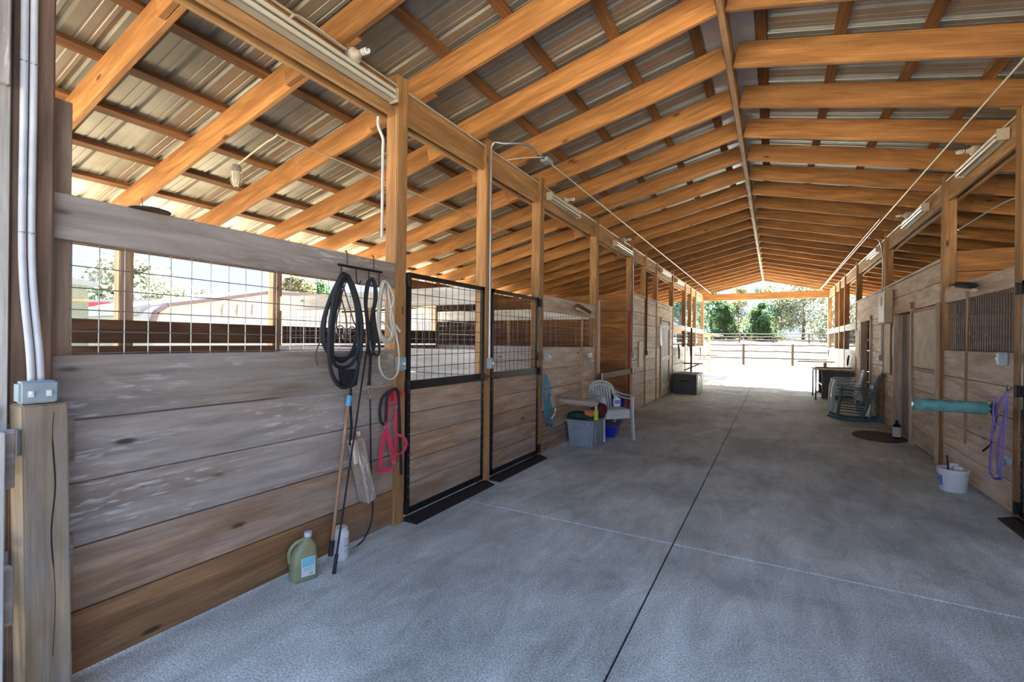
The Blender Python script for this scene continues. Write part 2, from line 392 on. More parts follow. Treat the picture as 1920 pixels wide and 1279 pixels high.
bm.faces.new([bm.verts.new((x, y, -0.02)) for x, y in outl])
r = bmesh.ops.extrude_face_region(bm, geom=bm.faces[:]); bmesh.ops.translate(bm, vec=(0, 0, -0.02), verts=[v for v in r['geom'] if isinstance(v, bmesh.types.BMVert)])
tag(bm_obj('gravel_path', bm, M['gravel']), 'sunlit pale gravel yard outside the far end of the barn', None, None, 'structure')

fl = struct('floor', 'grey concrete aisle floor in four rows of slabs with open joints')
xj, yj = -0.663, 3.77
ys = [-3.4, yj, 11.1, 18.4, 24.5]; xs = [XL-0.35, xj, XR+0.35]
for i in range(2):
    for j in range(4):
        board('concrete_slab', fl, xs[i]+(0.005 if i else 0), xs[i+1]-(0 if i else 0.005), ys[j]+0.005, ys[j+1]-0.005, -0.12, 0, M['concrete'], 0.005)
board('joint_filler', fl, XL-0.34, XR+0.34, -3.3, 24.4, -0.10, -0.012, M['rubber'], 0)
for nm, xa, xb in (('bedding', -6.4, XL-0.36), ('bedding', XR+0.36, 5.6)):
    tag(board('stall_floor', None, xa, xb, -3, 22.6, -0.06, -0.005, M['stallsand'], 0), kind='structure')

# ------------------------------------------------------------------ roof: rafters, purlins, metal sheets
ce = struct('ceiling', 'open gable roof of orange pine rafters under ribbed metal sheets')
YA, SP = 4.10, 0.876
KS = range(-4, 22)
RH = 0.235
def rafter(y, xa, xb, dy=0):
    """rafter from x=xa (high) to x=xb (low)"""
    s = 1 if xb > xa else -1
    L = abs(xb-xa)/cos(ANG); xm = (xa+xb)/2
    me = bevel_box_mesh((L, 0.04, RH), M['pineX'], 0.003)
    n = Vector((s*sin(ANG), 0, cos(ANG)))
    c = Vector((xm, y+dy, zroof(xm)))+n*RH/2
    mesh_obj('rafter', me, ce, c, (0, s*ANG, 0))
for k in KS:
    y = YA+SP*k
    rafter(y, XC+0.028, XR+0.62); rafter(y, XC-0.028, XL-0.62)
    rafter(y, XR-0.12, 6.25, 0.044); rafter(y, XL+0.12, -7.03, 0.044)
Y0R, Y1R = YA+SP*KS[0]-0.25, YA+SP*KS[-1]+0.3
board('ridge_board', ce, XC-0.024, XC+0.024, Y0R+0.05, Y1R-0.05, ZR-0.03, ZR+0.235, M['postY'])
for s in (-1, 1):
    for j in range(11):
        dx = 0.27+0.605*j
        if dx > 6.6: continue
        x = XC+s*dx; z = zroof(x)+RH/cos(ANG)+0.019
        yy = Y0R
        while yy < Y1R-0.1:
            y2 = min(yy+4.88, Y1R)
            me = bevel_box_mesh((0.092, y2-yy-0.004, 0.038), M['purlinY'], 0.002)
            mesh_obj('purlin', me, ce, (x, (yy+y2)/2, z), (0, s*ANG, 0)); yy = y2
# ribbed sheets, 0.915 wide, running down the slope
def sheet_mesh():
    W = 0.915; prof = []
    for q in range(4):
        b = q*W/4
        prof += [(b, 0), (b+0.060, 0), (b+0.064, 0.004), (b+0.076, 0.004), (b+0.080, 0), (b+0.128, 0), (b+0.132, 0.004), (b+0.144, 0.004), (b+0.148, 0), (b+0.172, 0), (b+0.186, 0.020), (b+0.206, 0.020), (b+0.220, 0)]
    prof.append((W+0.01, 0))
    L = (6.62-0.05)/cos(ANG)
    bm = bmesh.new()
    a = [bm.verts.new((-L/2, y, z)) for y, z in prof]; b = [bm.verts.new((L/2, y, z)) for y, z in prof]
    for i in range(len(prof)-1): bm.faces.new((a[i], b[i], b[i+1], a[i+1]))
    me = bpy.data.meshes.new('sheet'); bm.to_mesh(me); bm.free(); me.materials.append(M['roof']); return me
SM = sheet_mesh()
NS = int((Y1R-Y0R)/0.915)+1
for s in (-1, 1):
    for i in range(NS):
        xm = XC+s*(6.62+0.05)/2; z = zroof(xm)+RH/cos(ANG)+0.04
        o = mesh_obj('roof_sheet', SM, ce, (xm, Y0R+i*0.915, z), (0, s*ANG, 0))
for s in (-1, 1):
    xm = XC+s*0.105; me = bevel_box_mesh((0.21/cos(ANG)+0.012, Y1R-Y0R, 0.003), M['whiteflash'], 0)
    mesh_obj('ridge_cap', me, ce, (xm, (Y0R+Y1R)/2, zroof(xm)+RH/cos(ANG)+0.034), (0, s*ANG, 0))
    xm = XC+s*0.14; me = bevel_box_mesh((0.28/cos(ANG)+0.02, Y1R-Y0R, 0.003), M['whiteflash'], 0)
    mesh_obj('ridge_cap', me, ce, (xm, (Y0R+Y1R)/2, zroof(xm)+RH/cos(ANG)+0.066), (0, s*ANG, 0))
# closing trim along both gable ends
for s in (-1, 1):
    for y in (Y1R+0.01,):
        a = Vector((XC, y, ZR+0.19)); b = Vector((XC+s*6.6, y, zroof(XC+s*6.6)+0.19))
        stick('gable_trim', ce, a, b, 0.02, 0.20, M['postX'])

# ------------------------------------------------------------------ side posts and plates
LP = [(0.62, 0.76), (2.92, 3.05), (4.30, 4.43), (5.65, 5.78), (7.95, 8.08), (10.31, 10.44), (11.60, 11.73), (12.88, 13.01), (15.21, 15.34), (17.60, 17.73), (18.92, 19.05), (20.20, 20.33), (22.58, 22.71)]
RP = [(4.30, 4.43), (5.83, 5.96), (8.00, 8.13), (11.62, 11.75), (15.25, 15.38), (17.60, 17.73), (18.92, 19.05), (20.20, 20.33), (22.58, 22.71)]
wl = struct('wall_left', 'left side wall of the aisle: stall fronts of weathered planks between square posts')
wr_ = struct('wall_right', 'right side wall of the aisle: tan planks between square posts')
def square_post(parent, x0, x1, y0, y1, z0, z1, mat, notch=None):
    bm = bmesh.new(); abox(bm, (0, 0, 0), (x1-x0, y1-y0, z1-z0))
    bmesh.ops.bevel(bm, geom=[e for e in bm.edges if abs(e.verts[0].co.z-e.verts[1].co.z) > 0.1], offset=0.008, segments=2, affect='EDGES')
    for v in bm.verts:
        if v.co.z > 0 and (abs(v.co.x) > (x1-x0)*0.4): v.co.z -= 0.0
    return bm_obj('post', bm, mat, parent, ((x0+x1)/2, (y0+y1)/2, (z0+z1)/2))
for i, (a, b) in enumerate(LP):
    if i == 0: square_post(wl, XL-0.10, XL+0.042, 0.655, 0.792, -0.05, ZB+0.10, M['brownpost'])
    else: square_post(wl, XL-0.13, XL, a, b, 0, ZB+0.07, M['postZ'])
for a, b in RP: square_post(wr_, XR, XR+0.13, a, b, 0, ZB+0.07, M['postZ'])
def plate(parent, s, X, posts, y0, y1):
    cuts = [y0]+[p for ab in posts for p in ab]+[y1]
    for i in range(0, len(cuts), 2):
        a, b = cuts[i], cuts[i+1]
        if b-a < 0.1: continue
        x0, x1 = sorted((X-s*0.035, X-s*0.075))
        board('plate_beam', parent, x0, x1, a, b, ZB-0.275, ZB, M['postY'])
    x0, x1 = sorted((X-s*0.13, X-s*0.17)); yy = y0
    while yy < y1:
        y2 = min(yy+4.9, y1); board('plate_beam', parent, x0, x1, yy, y2-0.003, ZB-0.285, ZB-0.01, M['postY']); yy = y2
plate(wl, 1, XL, LP, Y0R+0.2, 22.9)
plate(wr_, -1, XR, RP, Y0R+0.2, 22.9)
# tie beam across the far end
tb = struct('trim_1', 'orange tie beam across the far gable opening')
board('tie_beam', tb, XL-0.1, XR+0.1, 22.60, 22.70, ZB-0.25, ZB+0.04, M['pineX'])

# ------------------------------------------------------------------ plank walls
def planks_y(parent, X, s, y0, y1, zs, mat, th=0.038, inset=0.012, alt=None):
    """boards along Y on the plane X, s=+1 left wall (face looks to +X), -1 right wall"""
    for i in range(len(zs)-1):
        f = X-s*(inset+random.uniform(0, 0.004)); x0, x1 = sorted((f, f-s*th))
        m = alt[i] if alt else mat
        board('plank', parent, x0, x1, y0, y1, zs[i]+0.0035, zs[i+1]-0.0035, m)
def planks_x(parent, Y, x0, x1, zs, mat, th=0.038, name='plank'):
    for i in range(len(zs)-1):
        f = Y+random.uniform(0, 0.004)
        board(name, parent, x0, x1, f, f+th, zs[i]+0.0035, zs[i+1]-0.0035, mat)
def wire_mesh(parent, axis, c, a0, a1, z0, z1, sa, sz, mat, r=0.0028):
    """welded wire panel on plane axis=c between a0..a1 and z0..z1"""
    bm = bmesh.new(); n = max(1, round((a1-a0)/sa)); m = max(1, round((z1-z0)/sz))
    P = (lambda a, z, o=0: Vector((c+o, a, z))) if axis == 'X' else (lambda a, z, o=0: Vector((a, c+o, z)))
    for i in range(n+1):
        a = a0+(a1-a0)*i/n; tube(bm, [P(a, z0-0.01), P(a, z1+0.01)], r, 5)
    for j in range(m+1):
        z = z0+(z1-z0)*j/m; tube(bm, [P(a0-0.01, z, 2*r), P(a1+0.01, z, 2*r)], r, 5)
    o = bm_obj('wire_mesh', bm, mat, parent, -parent.location)
    o['kind'] = 'stuff'; return o
ZP = [0.02, 0.305, 0.597, 0.890, 1.176, 1.475]
# first stall front (nearest, left)
planks_y(wl, XL, 1, 0.80, 2.92, ZP, None, alt=[M['low'], M['brownY'], M['greyY'], M['greyY'], M['greyY']])
planks_y(wl, XL, 1, 0.80, 2.92, [1.985, 2.195], M['greyY'])
board('wall_stud', wl, XL-0.10, XL-0.055, 0.80, 0.878, 0, 2.62, M['brownZ'])
wire_mesh(wl, 'X', XL-0.058, 0.88, 2.90, 1.48, 1.98, 0.1016, 0.1016, M['wire'])
# second panel
planks_y(wl, XL, 1, 5.78, 7.95, ZP, M['tanY'], alt=[M['brownY'], M['brownY'], M['tanY'], M['tanY'], M['tanY']])
planks_y(wl, XL, 1, 5.78, 7.95, [1.975, 2.20], M['tanY'])
wire_mesh(wl, 'X', XL-0.058, 5.80, 7.93, 1.48, 1.98, 0.1016, 0.1016, M['wire_dark'])
# wash bay opening: jamb boards, threshold
board('door_jamb', wl, XL-0.10, XL-0.01, 8.08, 8.20, 0, 2.30, M['tanZ'])
board('painted_edge', wl, XL-0.09, XL-0.01, 8.205, 8.235, 0, 2.28, M['redrust'])
board('painted_edge', wl, XL-0.05, XL-0.005, 10.26, 10.31, 0.08, 2.25, M['redrust'])
# tack room front, full height
ZW = [0.02, 0.30, 0.58, 0.86, 1.14, 1.42, 1.70, 1.98, 2.26, 2.54, 2.64]
def door_wall(parent, X, s, y0, y1, zs, mat, gaps):
    """planks with door openings: gaps = [(ya, yb, ztop)]"""
    for i in range(len(zs)-1):
        segs = [(y0, y1)]
        for ga, gb, gz in gaps:
            if zs[i]+0.05 < gz:
                ns = []
                for a, b in segs:
                    if gb <= a or ga >= b: ns.append((a, b))
                    else:
                        if ga > a: ns.append((a, ga))
                        if gb < b: ns.append((gb, b))
                segs = ns
        for a, b in segs:
            f = X-s*(0.012+random.uniform(0, 0.004)); x0, x1 = sorted((f, f-s*0.038))
            board('plank', parent, x0, x1, a+0.002, b-0.002, zs[i]+0.0035, zs[i+1]-0.0035, mat)
door_wall(wl, XL, 1, 10.44, 11.60, ZW, M['tanY'], [])
door_wall(wl, XL, 1, 11.73, 12.88, ZW, M['tanY'], [])
door_wall(wl, XL, 1, 13.01, 15.21, ZW, M['tanY'], [(13.45, 14.65, 2.2)])
# far stalls on the left
ZP2 = [0.02, 0.30, 0.58, 0.86, 1.14, 1.42]
for a, b, ww in ((15.34, 17.60, 1), (17.73, 18.92, 0), (19.05, 20.20, 0), (20.33, 22.58, 1)):
    planks_y(wl, XL, 1, a, b, ZP2, M['paleY']); planks_y(wl, XL, 1, a, b, [1.98, 2.16], M['paleY'])
    wire_mesh(wl, 'X', XL-0.058, a+0.02, b-0.02, 1.43, 1.98, 0.13, 0.13, M['wire_dark'], 0.005)
# right wall
planks_y(wr_, XR, -1, 5.96, 8.00, ZP[:-1]+[1.50], M['tanY'])
planks_y(wr_, XR, -1, 5.96, 8.00, [2.10, 2.30], M['tanY'])
board('wall_stud', wr_, XR+0.055, XR+0.10, 5.96, 6.02, 1.3, 2.3, M['tanZ'])
wire_mesh(wr_, 'X', XR+0.058, 6.02, 7.98, 1.51, 2.10, 0.065, 0.2, M['wire_dark'], 0.004)
ZW2 = [0.02, 0.30, 0.58, 0.86, 1.14, 1.42, 1.70, 1.98, 2.12, 2.40, 2.66]
door_wall(wr_, XR, -1, 8.13, 11.62, ZW2, M['tanY'], [(8.24, 9.50, 2.1), (9.56, 10.70, 2.1)])
door_wall(wr_, XR, -1, 11.75, 15.25, ZW2, M['tanY'], [(13.10, 14.42, 2.1)])
board('wall_cap', wr_, XR-0.01, XR+0.05, 8.13, 15.25, 2.665, 2.70, M['tanY'])
board('wall_cap', wl, XL-0.05, XL+0.01, 10.44, 15.21, 2.645, 2.675, M['tanY'])
for a, b in ((15.38, 17.60), (17.73, 18.92), (19.05, 20.20), (20.33, 22.58)):
    planks_y(wr_, XR, -1, a, b, ZP2, M['paleY']); planks_y(wr_, XR, -1, a, b, [1.98, 2.16], M['paleY'])
    wire_mesh(wr_, 'X', XR+0.058, a+0.02, b-0.02, 1.43, 1.98, 0.13, 0.13, M['wire_dark'], 0.005)
# outer walls and cross walls
wol = struct('wall_left_outer', 'outer left wall of brown rails and posts along the stalls')
XO = -6.5
for y in (0.66, 2.50, 4.36, 8.15, 11.8, 15.4, 19.05, 22.65):
    square_post(wol, XO-0.06, XO+0.07, y-0.07, y+0.07, -0.05, zroof(XO), M['brownZ'])
for a, b in ((-0.9, 4.30), (4.43, 8.08)):
    for z0, z1 in ((0.05, 0.33), (0.36, 0.62), (0.65, 0.90), (0.93, 1.16), (1.19, 1.455), (1.485, 1.745)):
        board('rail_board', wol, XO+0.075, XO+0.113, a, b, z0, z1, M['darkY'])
zz = [0.02+0.28*i for i in range(11)]
for i in range(10):
    board('plank', wol, XO-0.05, XO-0.01, 8.22, 15.33, zz[i], zz[i+1]-0.004, M['brownY'])
    if i < 7: board('plank', wol, XO-0.05, XO-0.01, 15.47, 22.58, zz[i], zz[i+1]-0.004, M['brownY'])
board('plate_beam', wol, XO+0.07, XO+0.11, Y0R+0.2, 22.9, zroof(XO)-0.30, zroof(XO)-0.05, M['pineY'])
wor = struct('wall_right_outer', 'outer right wall of brown planks')
XO2 = 5.72
for y in (0.7, 4.36, 8.15, 11.8, 15.4, 19.05, 22.65): square_post(wor, XO2-0.07, XO2+0.06, y-0.07, y+0.07, -0.05, zroof(XO2), M['brownZ'])
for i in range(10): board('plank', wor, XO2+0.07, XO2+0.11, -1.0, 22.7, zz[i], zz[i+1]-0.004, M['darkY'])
board('plate_beam', wor, XO2-0.11, XO2-0.07, Y0R+0.2, 22.9, zroof(XO2)-0.30, zroof(XO2)-0.05, M['postY'])
def divider(name, label, Y, xa, xb):
    w = struct(name, label)
    planks_x(w, Y, xa, xb, [0.02, 0.30, 0.59, 0.88, 1.17, 1.46], M['paleX']); planks_x(w, Y, xa, xb, [1.965, 2.18], M['paleX'])
    wire_mesh(w, 'Y', Y+0.05, xa, xb, 1.47, 1.97, 0.1016, 0.1016, M['wire'])
    square_post(w, (xa+xb)/2-0.05, (xa+xb)/2+0.05, Y+0.06, Y+0.15, 0, 2.18, M['postZ']); return w
divider('wall_divider', 'pale plank divider with wire mesh between the two nearest left stalls', 4.36, XO+0.12, XL-0.14)
divider('wall_divider', 'pale plank divider with wire mesh behind the second left stall', 8.09, XO+0.12, XL-0.14)
w = struct('wall_bay', 'orange plank cross wall at the back of the open bay on the left')
planks_x(w, 10.37, XO+0.02, XL-0.14, ZW, M['pineX'])
w = struct('wall_cross', 'cross wall of the far left tack room')
planks_x(w, 15.30, XO+0.02, XL-0.14, ZW, M['brownX'])
w = struct('wall_cross', 'orange cross wall behind the near right stall, rising above its front')
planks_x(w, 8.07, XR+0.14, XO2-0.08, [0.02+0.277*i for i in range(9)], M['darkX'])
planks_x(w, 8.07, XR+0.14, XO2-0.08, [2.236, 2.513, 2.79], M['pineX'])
w = struct('wall_cross', 'cross wall of the right tack room at its far end')
planks_x(w, 15.32, XR+0.14, XO2-0.08, [0.02+0.277*i for i in range(11)], M['brownX'])
# ------------------------------------------------------------------ doors
def stall_door(name, label, X, s, y0, y1, hinge):
    """steel framed stall door: wire mesh above, planks below; s=+1 on the left wall"""
    d = struct(name, label, (X, (y0+y1)/2, 0))
    bm = bmesh.new(); w = 0.04; t = 0.03; hw = (y1-y0)/2-0.012
    xf = s*0.005
    for sy in (-1, 1): abox(bm, (xf, sy*(hw-w/2), 1.10), (t, w, 2.08))
    for z, h in ((0.075, 0.05), (2.12, 0.04)): abox(bm, (xf, 0, z), (t, 2*hw, h))
    bm_obj('door_frame', bm, M['black'], d)
    bm = bmesh.new(); abox(bm, (s*0.012, 0, 1.165), (0.035, 2*hw+0.02, 0.075)); bm_obj('middle_rail', bm, M['black'], d)
    zz = [0.10, 0.31, 0.51, 0.72, 0.92, 1.128]
    for i in range(5):
        me = bevel_box_mesh((0.036, 2*(hw-w)+0.01, zz[i+1]-zz[i]-0.004), M['brownY'], 0.003)
        mesh_obj('plank', me, d, (-s*0.006+random.uniform(-0.002, 0.002), 0, (zz[i]+zz[i+1])/2))
    bm = bmesh.new(); a0, a1, z0, z1 = -hw+w, hw-w, 1.205, 2.10
    n = 11; m = 8
    for i in range(n+1):
        a = a0+(a1-a0)*i/n; tube(bm, [(0, a, z0), (0, a, z1)], 0.0032, 5)
    for j in range(1, m+1):
        z = z0+(z1-z0)*j/(m+0.3); tube(bm, [(s*0.006, a0, z), (s*0.006, a1, z+0.01)], 0.0032, 5)
    mo = bm_obj('wire_mesh', bm, M['wire_dark'], d); mo['kind'] = 'stuff'
    hy = hinge*hw
    for z in (2.07, 1.16, 0.12):
        bm = bmesh.new(); abox(bm, (s*0.03, hy+hinge*0.012, z), (0.03, 0.05, 0.10)); lathe(bm, [(0.011, -0.055), (0.011, 0.055)], 8, (s*0.045, hy+hinge*0.02, z)); bm_obj('hinge', bm, M['black'], d)
    bm = bmesh.new(); ly = -hinge*(hw-0.03)
    abox(bm, (s*0.04, ly, 1.17), (0.03, 0.10, 0.035)); abox(bm, (s*0.055, ly-hinge*0.02, 1.17), (0.012, 0.16, 0.016)); torus(bm, (s*0.065, ly, 1.15), 0.022, 0.005, 'X', 12, 5)
    bm_obj('latch', bm, M['leather'], d)
    bm = bmesh.new()
    for sy in (-1, 1):
        for k in range(11): abox(bm, (s*0.022, sy*(hw-w/2), 0.2+k*0.09), (0.004, 0.007, 0.007))
    so = bm_obj('rivets', bm, M['galv'], d); so['kind'] = 'stuff'
    bm = bmesh.new(); a = [(-0.02, 0), (0.125, 0), (0.125, 0.008), (0.03, 0.034), (-0.02, 0.034)]
    vs = [bm.verts.new((s*x, -hw-0.02, z)) for x, z in a]; f = bm.faces.new(vs); r = bmesh.ops.extrude_face_region(bm, geom=[f]); bmesh.ops.translate(bm, vec=(0, 2*hw+0.05, 0), verts=[v for v in r['geom'] if isinstance(v, bmesh.types.BMVert)])
    bmesh.ops.recalc_face_normals(bm, faces=bm.faces[:]); bm_obj('sill_mat', bm, M['rubber'], d, (s*0.03, 0, 0.001))
    return d
stall_door('door_1', 'black steel framed stall door with mesh top and brown planks, nearer of the pair on the left', XL-0.02, 1, 3.06, 4.30, -1)
stall_door('door_2', 'black steel framed stall door with mesh top, second one on the left', XL-0.02, 1, 4.44, 5.65, 1)
stall_door('door_3', 'black steel framed stall door at the right edge, partly in frame', XR+0.02, -1, 4.45, 5.81, 1)
# pale panel door in the left tack room
d = struct('door_4', 'pale weathered panel door in the left tack room front')
board('door_jamb', d, XL-0.06, XL+0.015, 13.42, 13.50, 0, 2.26, M['brownZ']); board('door_jamb', d, XL-0.06, XL+0.015, 14.62, 14.70, 0, 2.26, M['brownZ'])
board('door_head', d, XL-0.06, XL+0.015, 13.50, 14.62, 2.19, 2.27, M['tanY'])
for i in range(4): board('door_stile', d, XL-0.04, XL-0.01, 13.52+i*0.275, 13.52+i*0.275+0.262, 0.03, 2.17, M['paleZ'])
for z in (0.25, 1.05, 1.95): board('door_ledge', d, XL-0.012, XL+0.012, 13.53, 14.61, z, z+0.13, M['paleY'])
# tan Dutch door on the right
d = struct('door_5', 'tan two-part door on the right with a plain plywood upper half')
for y in (8.17, 9.485): board('door_jamb', d, XR-0.03, XR+0.05, y-0.03, y+0.03, 0, 2.13, M['tanZ'])
board('plywood_panel', d, XR-0.012, XR+0.02, 8.24, 9.43, 1.225, 2.06, M['ply'])
for a, b, z0, z1 in ((8.21, 9.45, 1.185, 1.22), (8.21, 9.45, 2.06, 2.095), (8.205, 8.235, 1.22, 2.06), (9.435, 9.46, 1.22, 2.06)): board('panel_frame', d, XR-0.022, XR+0.01, a, b, z0, z1, M['postY'])
zz = [0.05, 0.31, 0.60, 0.89, 1.18]
for i in range(4): board('plank', d, XR-0.005, XR+0.03, 8.22, 9.44, zz[i], zz[i+1]-0.004, M['tanY'])
# recessed plank door and its orange header
d = struct('door_6', 'recessed grey plank door on the right under an orange header board')
board('door_head', d, XR-0.03, XR+0.012, 9.50, 10.76, 2.10, 2.24, M['pineY'])
board('door_jamb', d, XR-0.02, XR+0.14, 10.68, 10.76, 0, 2.10, M['tanZ']); board('door_jamb', d, XR-0.0, XR+0.14, 9.52, 9.57, 0, 2.10, M['tanZ'])
for i in range(5): board('plank', d, XR+0.10, XR+0.14, 9.58+i*0.218, 9.58+(i+1)*0.218-0.004, 0.02, 2.09, M['greyZ'])
lathe_obj('door_knob', d, [(0, 0), (0.018, 0), (0.012, 0.03), (0.03, 0.045), (0.03, 0.06), (0, 0.07)], M['steel'], 12, (XR+0.10, 9.66, 1.05), (0, -pi/2, 0))
d = struct('door_7', 'narrow dark doorway in the right wall beyond the rocking chair')
for y in (13.10, 14.40): board('door_jamb', d, XR-0.02, XR+0.12, y-0.04, y+0.04, 0, 2.12, M['tanZ'])
board('door_head', d, XR-0.03, XR+0.05, 13.02, 14.48, 2.12, 2.22, M['tanY'])
for i in range(5): board('plank', d, XR+0.20, XR+0.24, 13.14+i*0.246, 13.14+(i+1)*0.246-0.004, 0.02, 2.11, M['darkZ'])  # dark boards set back in the opening stand in for its shade

# ------------------------------------------------------------------ front left corner: short post, rails, gate
t = thing('gate_post', 'short weathered square post under the grey switch box at the left edge', 'post', (XL+0.117, 0.752, -0.05))
bm = bmesh.new(); vs = abox(bm, (0, 0, 0.667), (0.15, 0.138, 1.334))
for v in vs:
    if v.co.z > 0.5: v.co.y -= 0.024
bmesh.ops.bevel(bm, geom=bm.edges[:], offset=0.006, segments=2, affect='EDGES')
po = bm_obj('post_body', bm, M['frontpost'], t)
bm = bmesh.new(); tube(bm, spline([(0.0752, p[0], p[1]) for p in ((.0, 1.30), (-.004, 1.2), (.006, 1.0), (-.004, .8), (.010, .55), (.004, .3))], 5), [0.0012]*6+[0.003]*12+[0.0012]*8, 4)
bm_obj('drying_crack', bm, M['dirtpost'], po)
bm = bmesh.new(); abox(bm, (0.03, -0.10, 1.19), (0.02, 0.03, 0.10)); lathe(bm, [(0.018, -0.05), (0.018, 0.05)], 10, (0.055, -0.105, 1.19)); bm_obj('hinge_pin', bm, M['galv'], t)
for z0, z1, lb in ((1.0, 1.2, 'upper of three'), (0.46, 0.68, 'middle of three'), (-0.04, 0.15, 'lowest near the floor')):
    tag(board('stub_rail', None, XL+0.002, XL+0.038, 0.48, 0.868, z0, z1, M['greyY']), 'grey rail end poking out past the short post, '+lb, 'rail', 'rail ends behind the short post')
t = thing('paddock_gate', 'pale wooden gate leaf with grey rail ends and galvanised tubes at the left edge', 'gate', (XL+0.30, 0.40, 0))
for z0, z1 in ((0.98, 1.20), (0.46, 0.68), (0.0, 0.18)):
    board('gate_rail', t, XL+0.20, XL+0.24, -1.6, 0.63, z0, z1, M['greyY'])
    tube_obj('gate_tube', t, [(-0.22, -2.0, z1+0.05), (-0.22, 0.215, z1+0.05)], 0.026, M['galv'], 10)
board('gate_stile', t, XL+0.25, XL+0.29, 0.515, 0.592, -0.03, 1.20, M['paleZ'])
board('gate_stile', t, XL+0.25, XL+0.29, -1.5, -1.42, -0.03, 1.20, M['paleZ'])
e_ = struct('wall_front', 'weathered end boards of the barn front at the left edge')
board('plank', e_, XL+0.02, XL+0.06, 0.56, 0.652, 1.0, 4.0, M['paleZ']); board('plank', e_, XL+0.065, XL+0.10, 0.40, 0.640, 2.55, 3.05, M['greyZ'])
board('wall_stud', e_, XL-0.16, XL-0.10, 0.50, 0.62, 0, 3.9, M['brownZ'])
t = thing('switch_box', 'blue-grey weatherproof box with two toggle switches above the short post', 'switch', (XL+0.19, 0.704, 1.334))
bm = bmesh.new(); abox(bm, (-0.015, 0, 0), (0.07, 0.115, 0.088)); bmesh.ops.bevel(bm, geom=bm.edges[:], offset=0.010, segments=2, affect='EDGES'); smooth_by_angle(bm_obj('box_body', bm, M['box'], t))
bm = bmesh.new(); abox(bm, (0.022, 0, 0), (0.006, 0.105, 0.078)); bmesh.ops.bevel(bm, geom=bm.edges[:], offset=0.003, segments=1, affect='EDGES'); bm_obj('cover_plate', bm, M['box'], t)
for y in (-0.026, 0.026):
    bm = bmesh.new(); abox(bm, (0.027, y, -0.005), (0.005, 0.016, 0.024)); abox(bm, (0.034, y, 0.0), (0.014, 0.007, 0.010)); bm_obj('toggle', bm, M['white'], t)
for i, y in enumerate((0.690, 0.718)):
    pts = spline([(0.075, 0.012, -0.06), (0.06, 0.010, 0.10), (0.0, 0.0, 0.50), (0.0, 0.0, 1.2), (0.0, 0.0, 2.4)], 6)
    o = tube_obj('conduit', None, pts, 0.0125, M['pvc'], 12, loc=(XL+0.057, y, 1.38))
    tag(o, ['grey plastic conduit running up the corner post, outer of the pair', 'grey plastic conduit running up the corner post, inner of the pair beside the brown wood'][i], 'conduit', 'conduits above the switch box')
    for z in (0.60, 1.30): bm = bmesh.new(); torus(bm, (0, 0, z), 0.0135, 0.0025, 'Z', 12, 5); bm_obj('clamp', bm, M['wire'], o)

# ------------------------------------------------------------------ lights and wiring
def tube_light(name, label, X, s, y0, y1, z, group):
    L = y1-y0; t = thing(name, label, 'light', (X+s*0.03, (y0+y1)/2, z), 0, group)
    bm = bmesh.new(); prof = [(-0.03, 0.045), (-0.03, -0.045), (0.012, -0.035), (0.02, 0.0), (0.012, 0.035)]
    vs = [bm.verts.new((s*x, -L/2, zz)) for x, zz in prof]; f = bm.faces.new(vs); r = bmesh.ops.extrude_face_region(bm, geom=[f]); bmesh.ops.translate(bm, vec=(0, L, 0), verts=[v for v in r['geom'] if isinstance(v, bmesh.types.BMVert)])
    bmesh.ops.recalc_face_normals(bm, faces=bm.faces[:]); bm_obj('housing', bm, M['cream'], t)
    for dz in (-0.024, 0.024): tube_obj('fluorescent_tube', t, [(s*0.042, -L/2+0.03, dz), (s*0.042, L/2-0.03, dz)], 0.0165, M['tube'], 10)
    for y in (-L/2+0.008, L/2-0.008): bm = bmesh.new(); abox(bm, (s*0.012, y, 0), (0.09, 0.014, 0.11)); bm_obj('end_cap', bm, M['cream'], t)
    return t
def bulb_holder(label, loc, s, group):
    t = thing('lamp_holder', label, 'lamp', loc, 0, group)
    rot = (0, s*pi/2, 0)
    lathe_obj('socket_base', t, [(0, 0), (0.055, 0), (0.055, 0.02), (0.035, 0.035), (0.024, 0.06), (0.022, 0.075), (0, 0.075)], M['cream'], 18, (0, 0, 0), rot)
    bm = bmesh.new()
    pts = [Vector((s*(0.085+0.06*i/40), 0.018*cos(i*0.5), 0.018*sin(i*0.5))) for i in range(41)]
    tube(bm, pts, 0.007, 6); 
    smooth_by_angle(bm_obj('spiral_bulb', bm, M['white'], t), 60)
    bm = bmesh.new(); abox(bm, (-s*0.02, 0, 0), (0.04, 0.09, 0.09)); bm_obj('junction_box', bm, M['galv'], t)
    return t
gl = 'tube lights along the left beam'; gb = 'bulb holders along the beams'
tube_light('tube_light', 'long white tube light on the beam nearest the camera, top left', XL-0.02, 1, 1.50, 2.86, ZB-0.155, gl)
tube_light('tube_light', 'white tube light on the left beam above the plank panel with the hanging brush', XL-0.02, 1, 5.88, 7.0, ZB-0.13, gl)
tube_light('tube_light', 'white tube light on the left beam where the open bay ends', XL-0.02, 1, 8.95, 10.2, ZB-0.20, gl)
tube_light('tube_light', 'white tube light on the left beam past the tack room front, fourth one along', XL-0.02, 1, 12.9+0.4, 14.6, ZB-0.15, gl)
tube_light('tube_light', 'farthest white tube light on the left beam', XL-0.02, 1, 15.6, 17.0, ZB-0.15, gl)
gr = 'tube lights along the right beam'
tube_light('tube_light', 'white tube light on the right beam near the right edge', XR+0.02, -1, 6.15, 7.35, ZB-0.12, gr)
tube_light('tube_light', 'white tube light on the right beam past the tan door', XR+0.02, -1, 8.75, 10.05, ZB-0.15, gr)
tube_light('tube_light', 'small distant tube light on the right beam before the far stalls', XR+0.02, -1, 12.2, 13.4, ZB-0.15, gr)
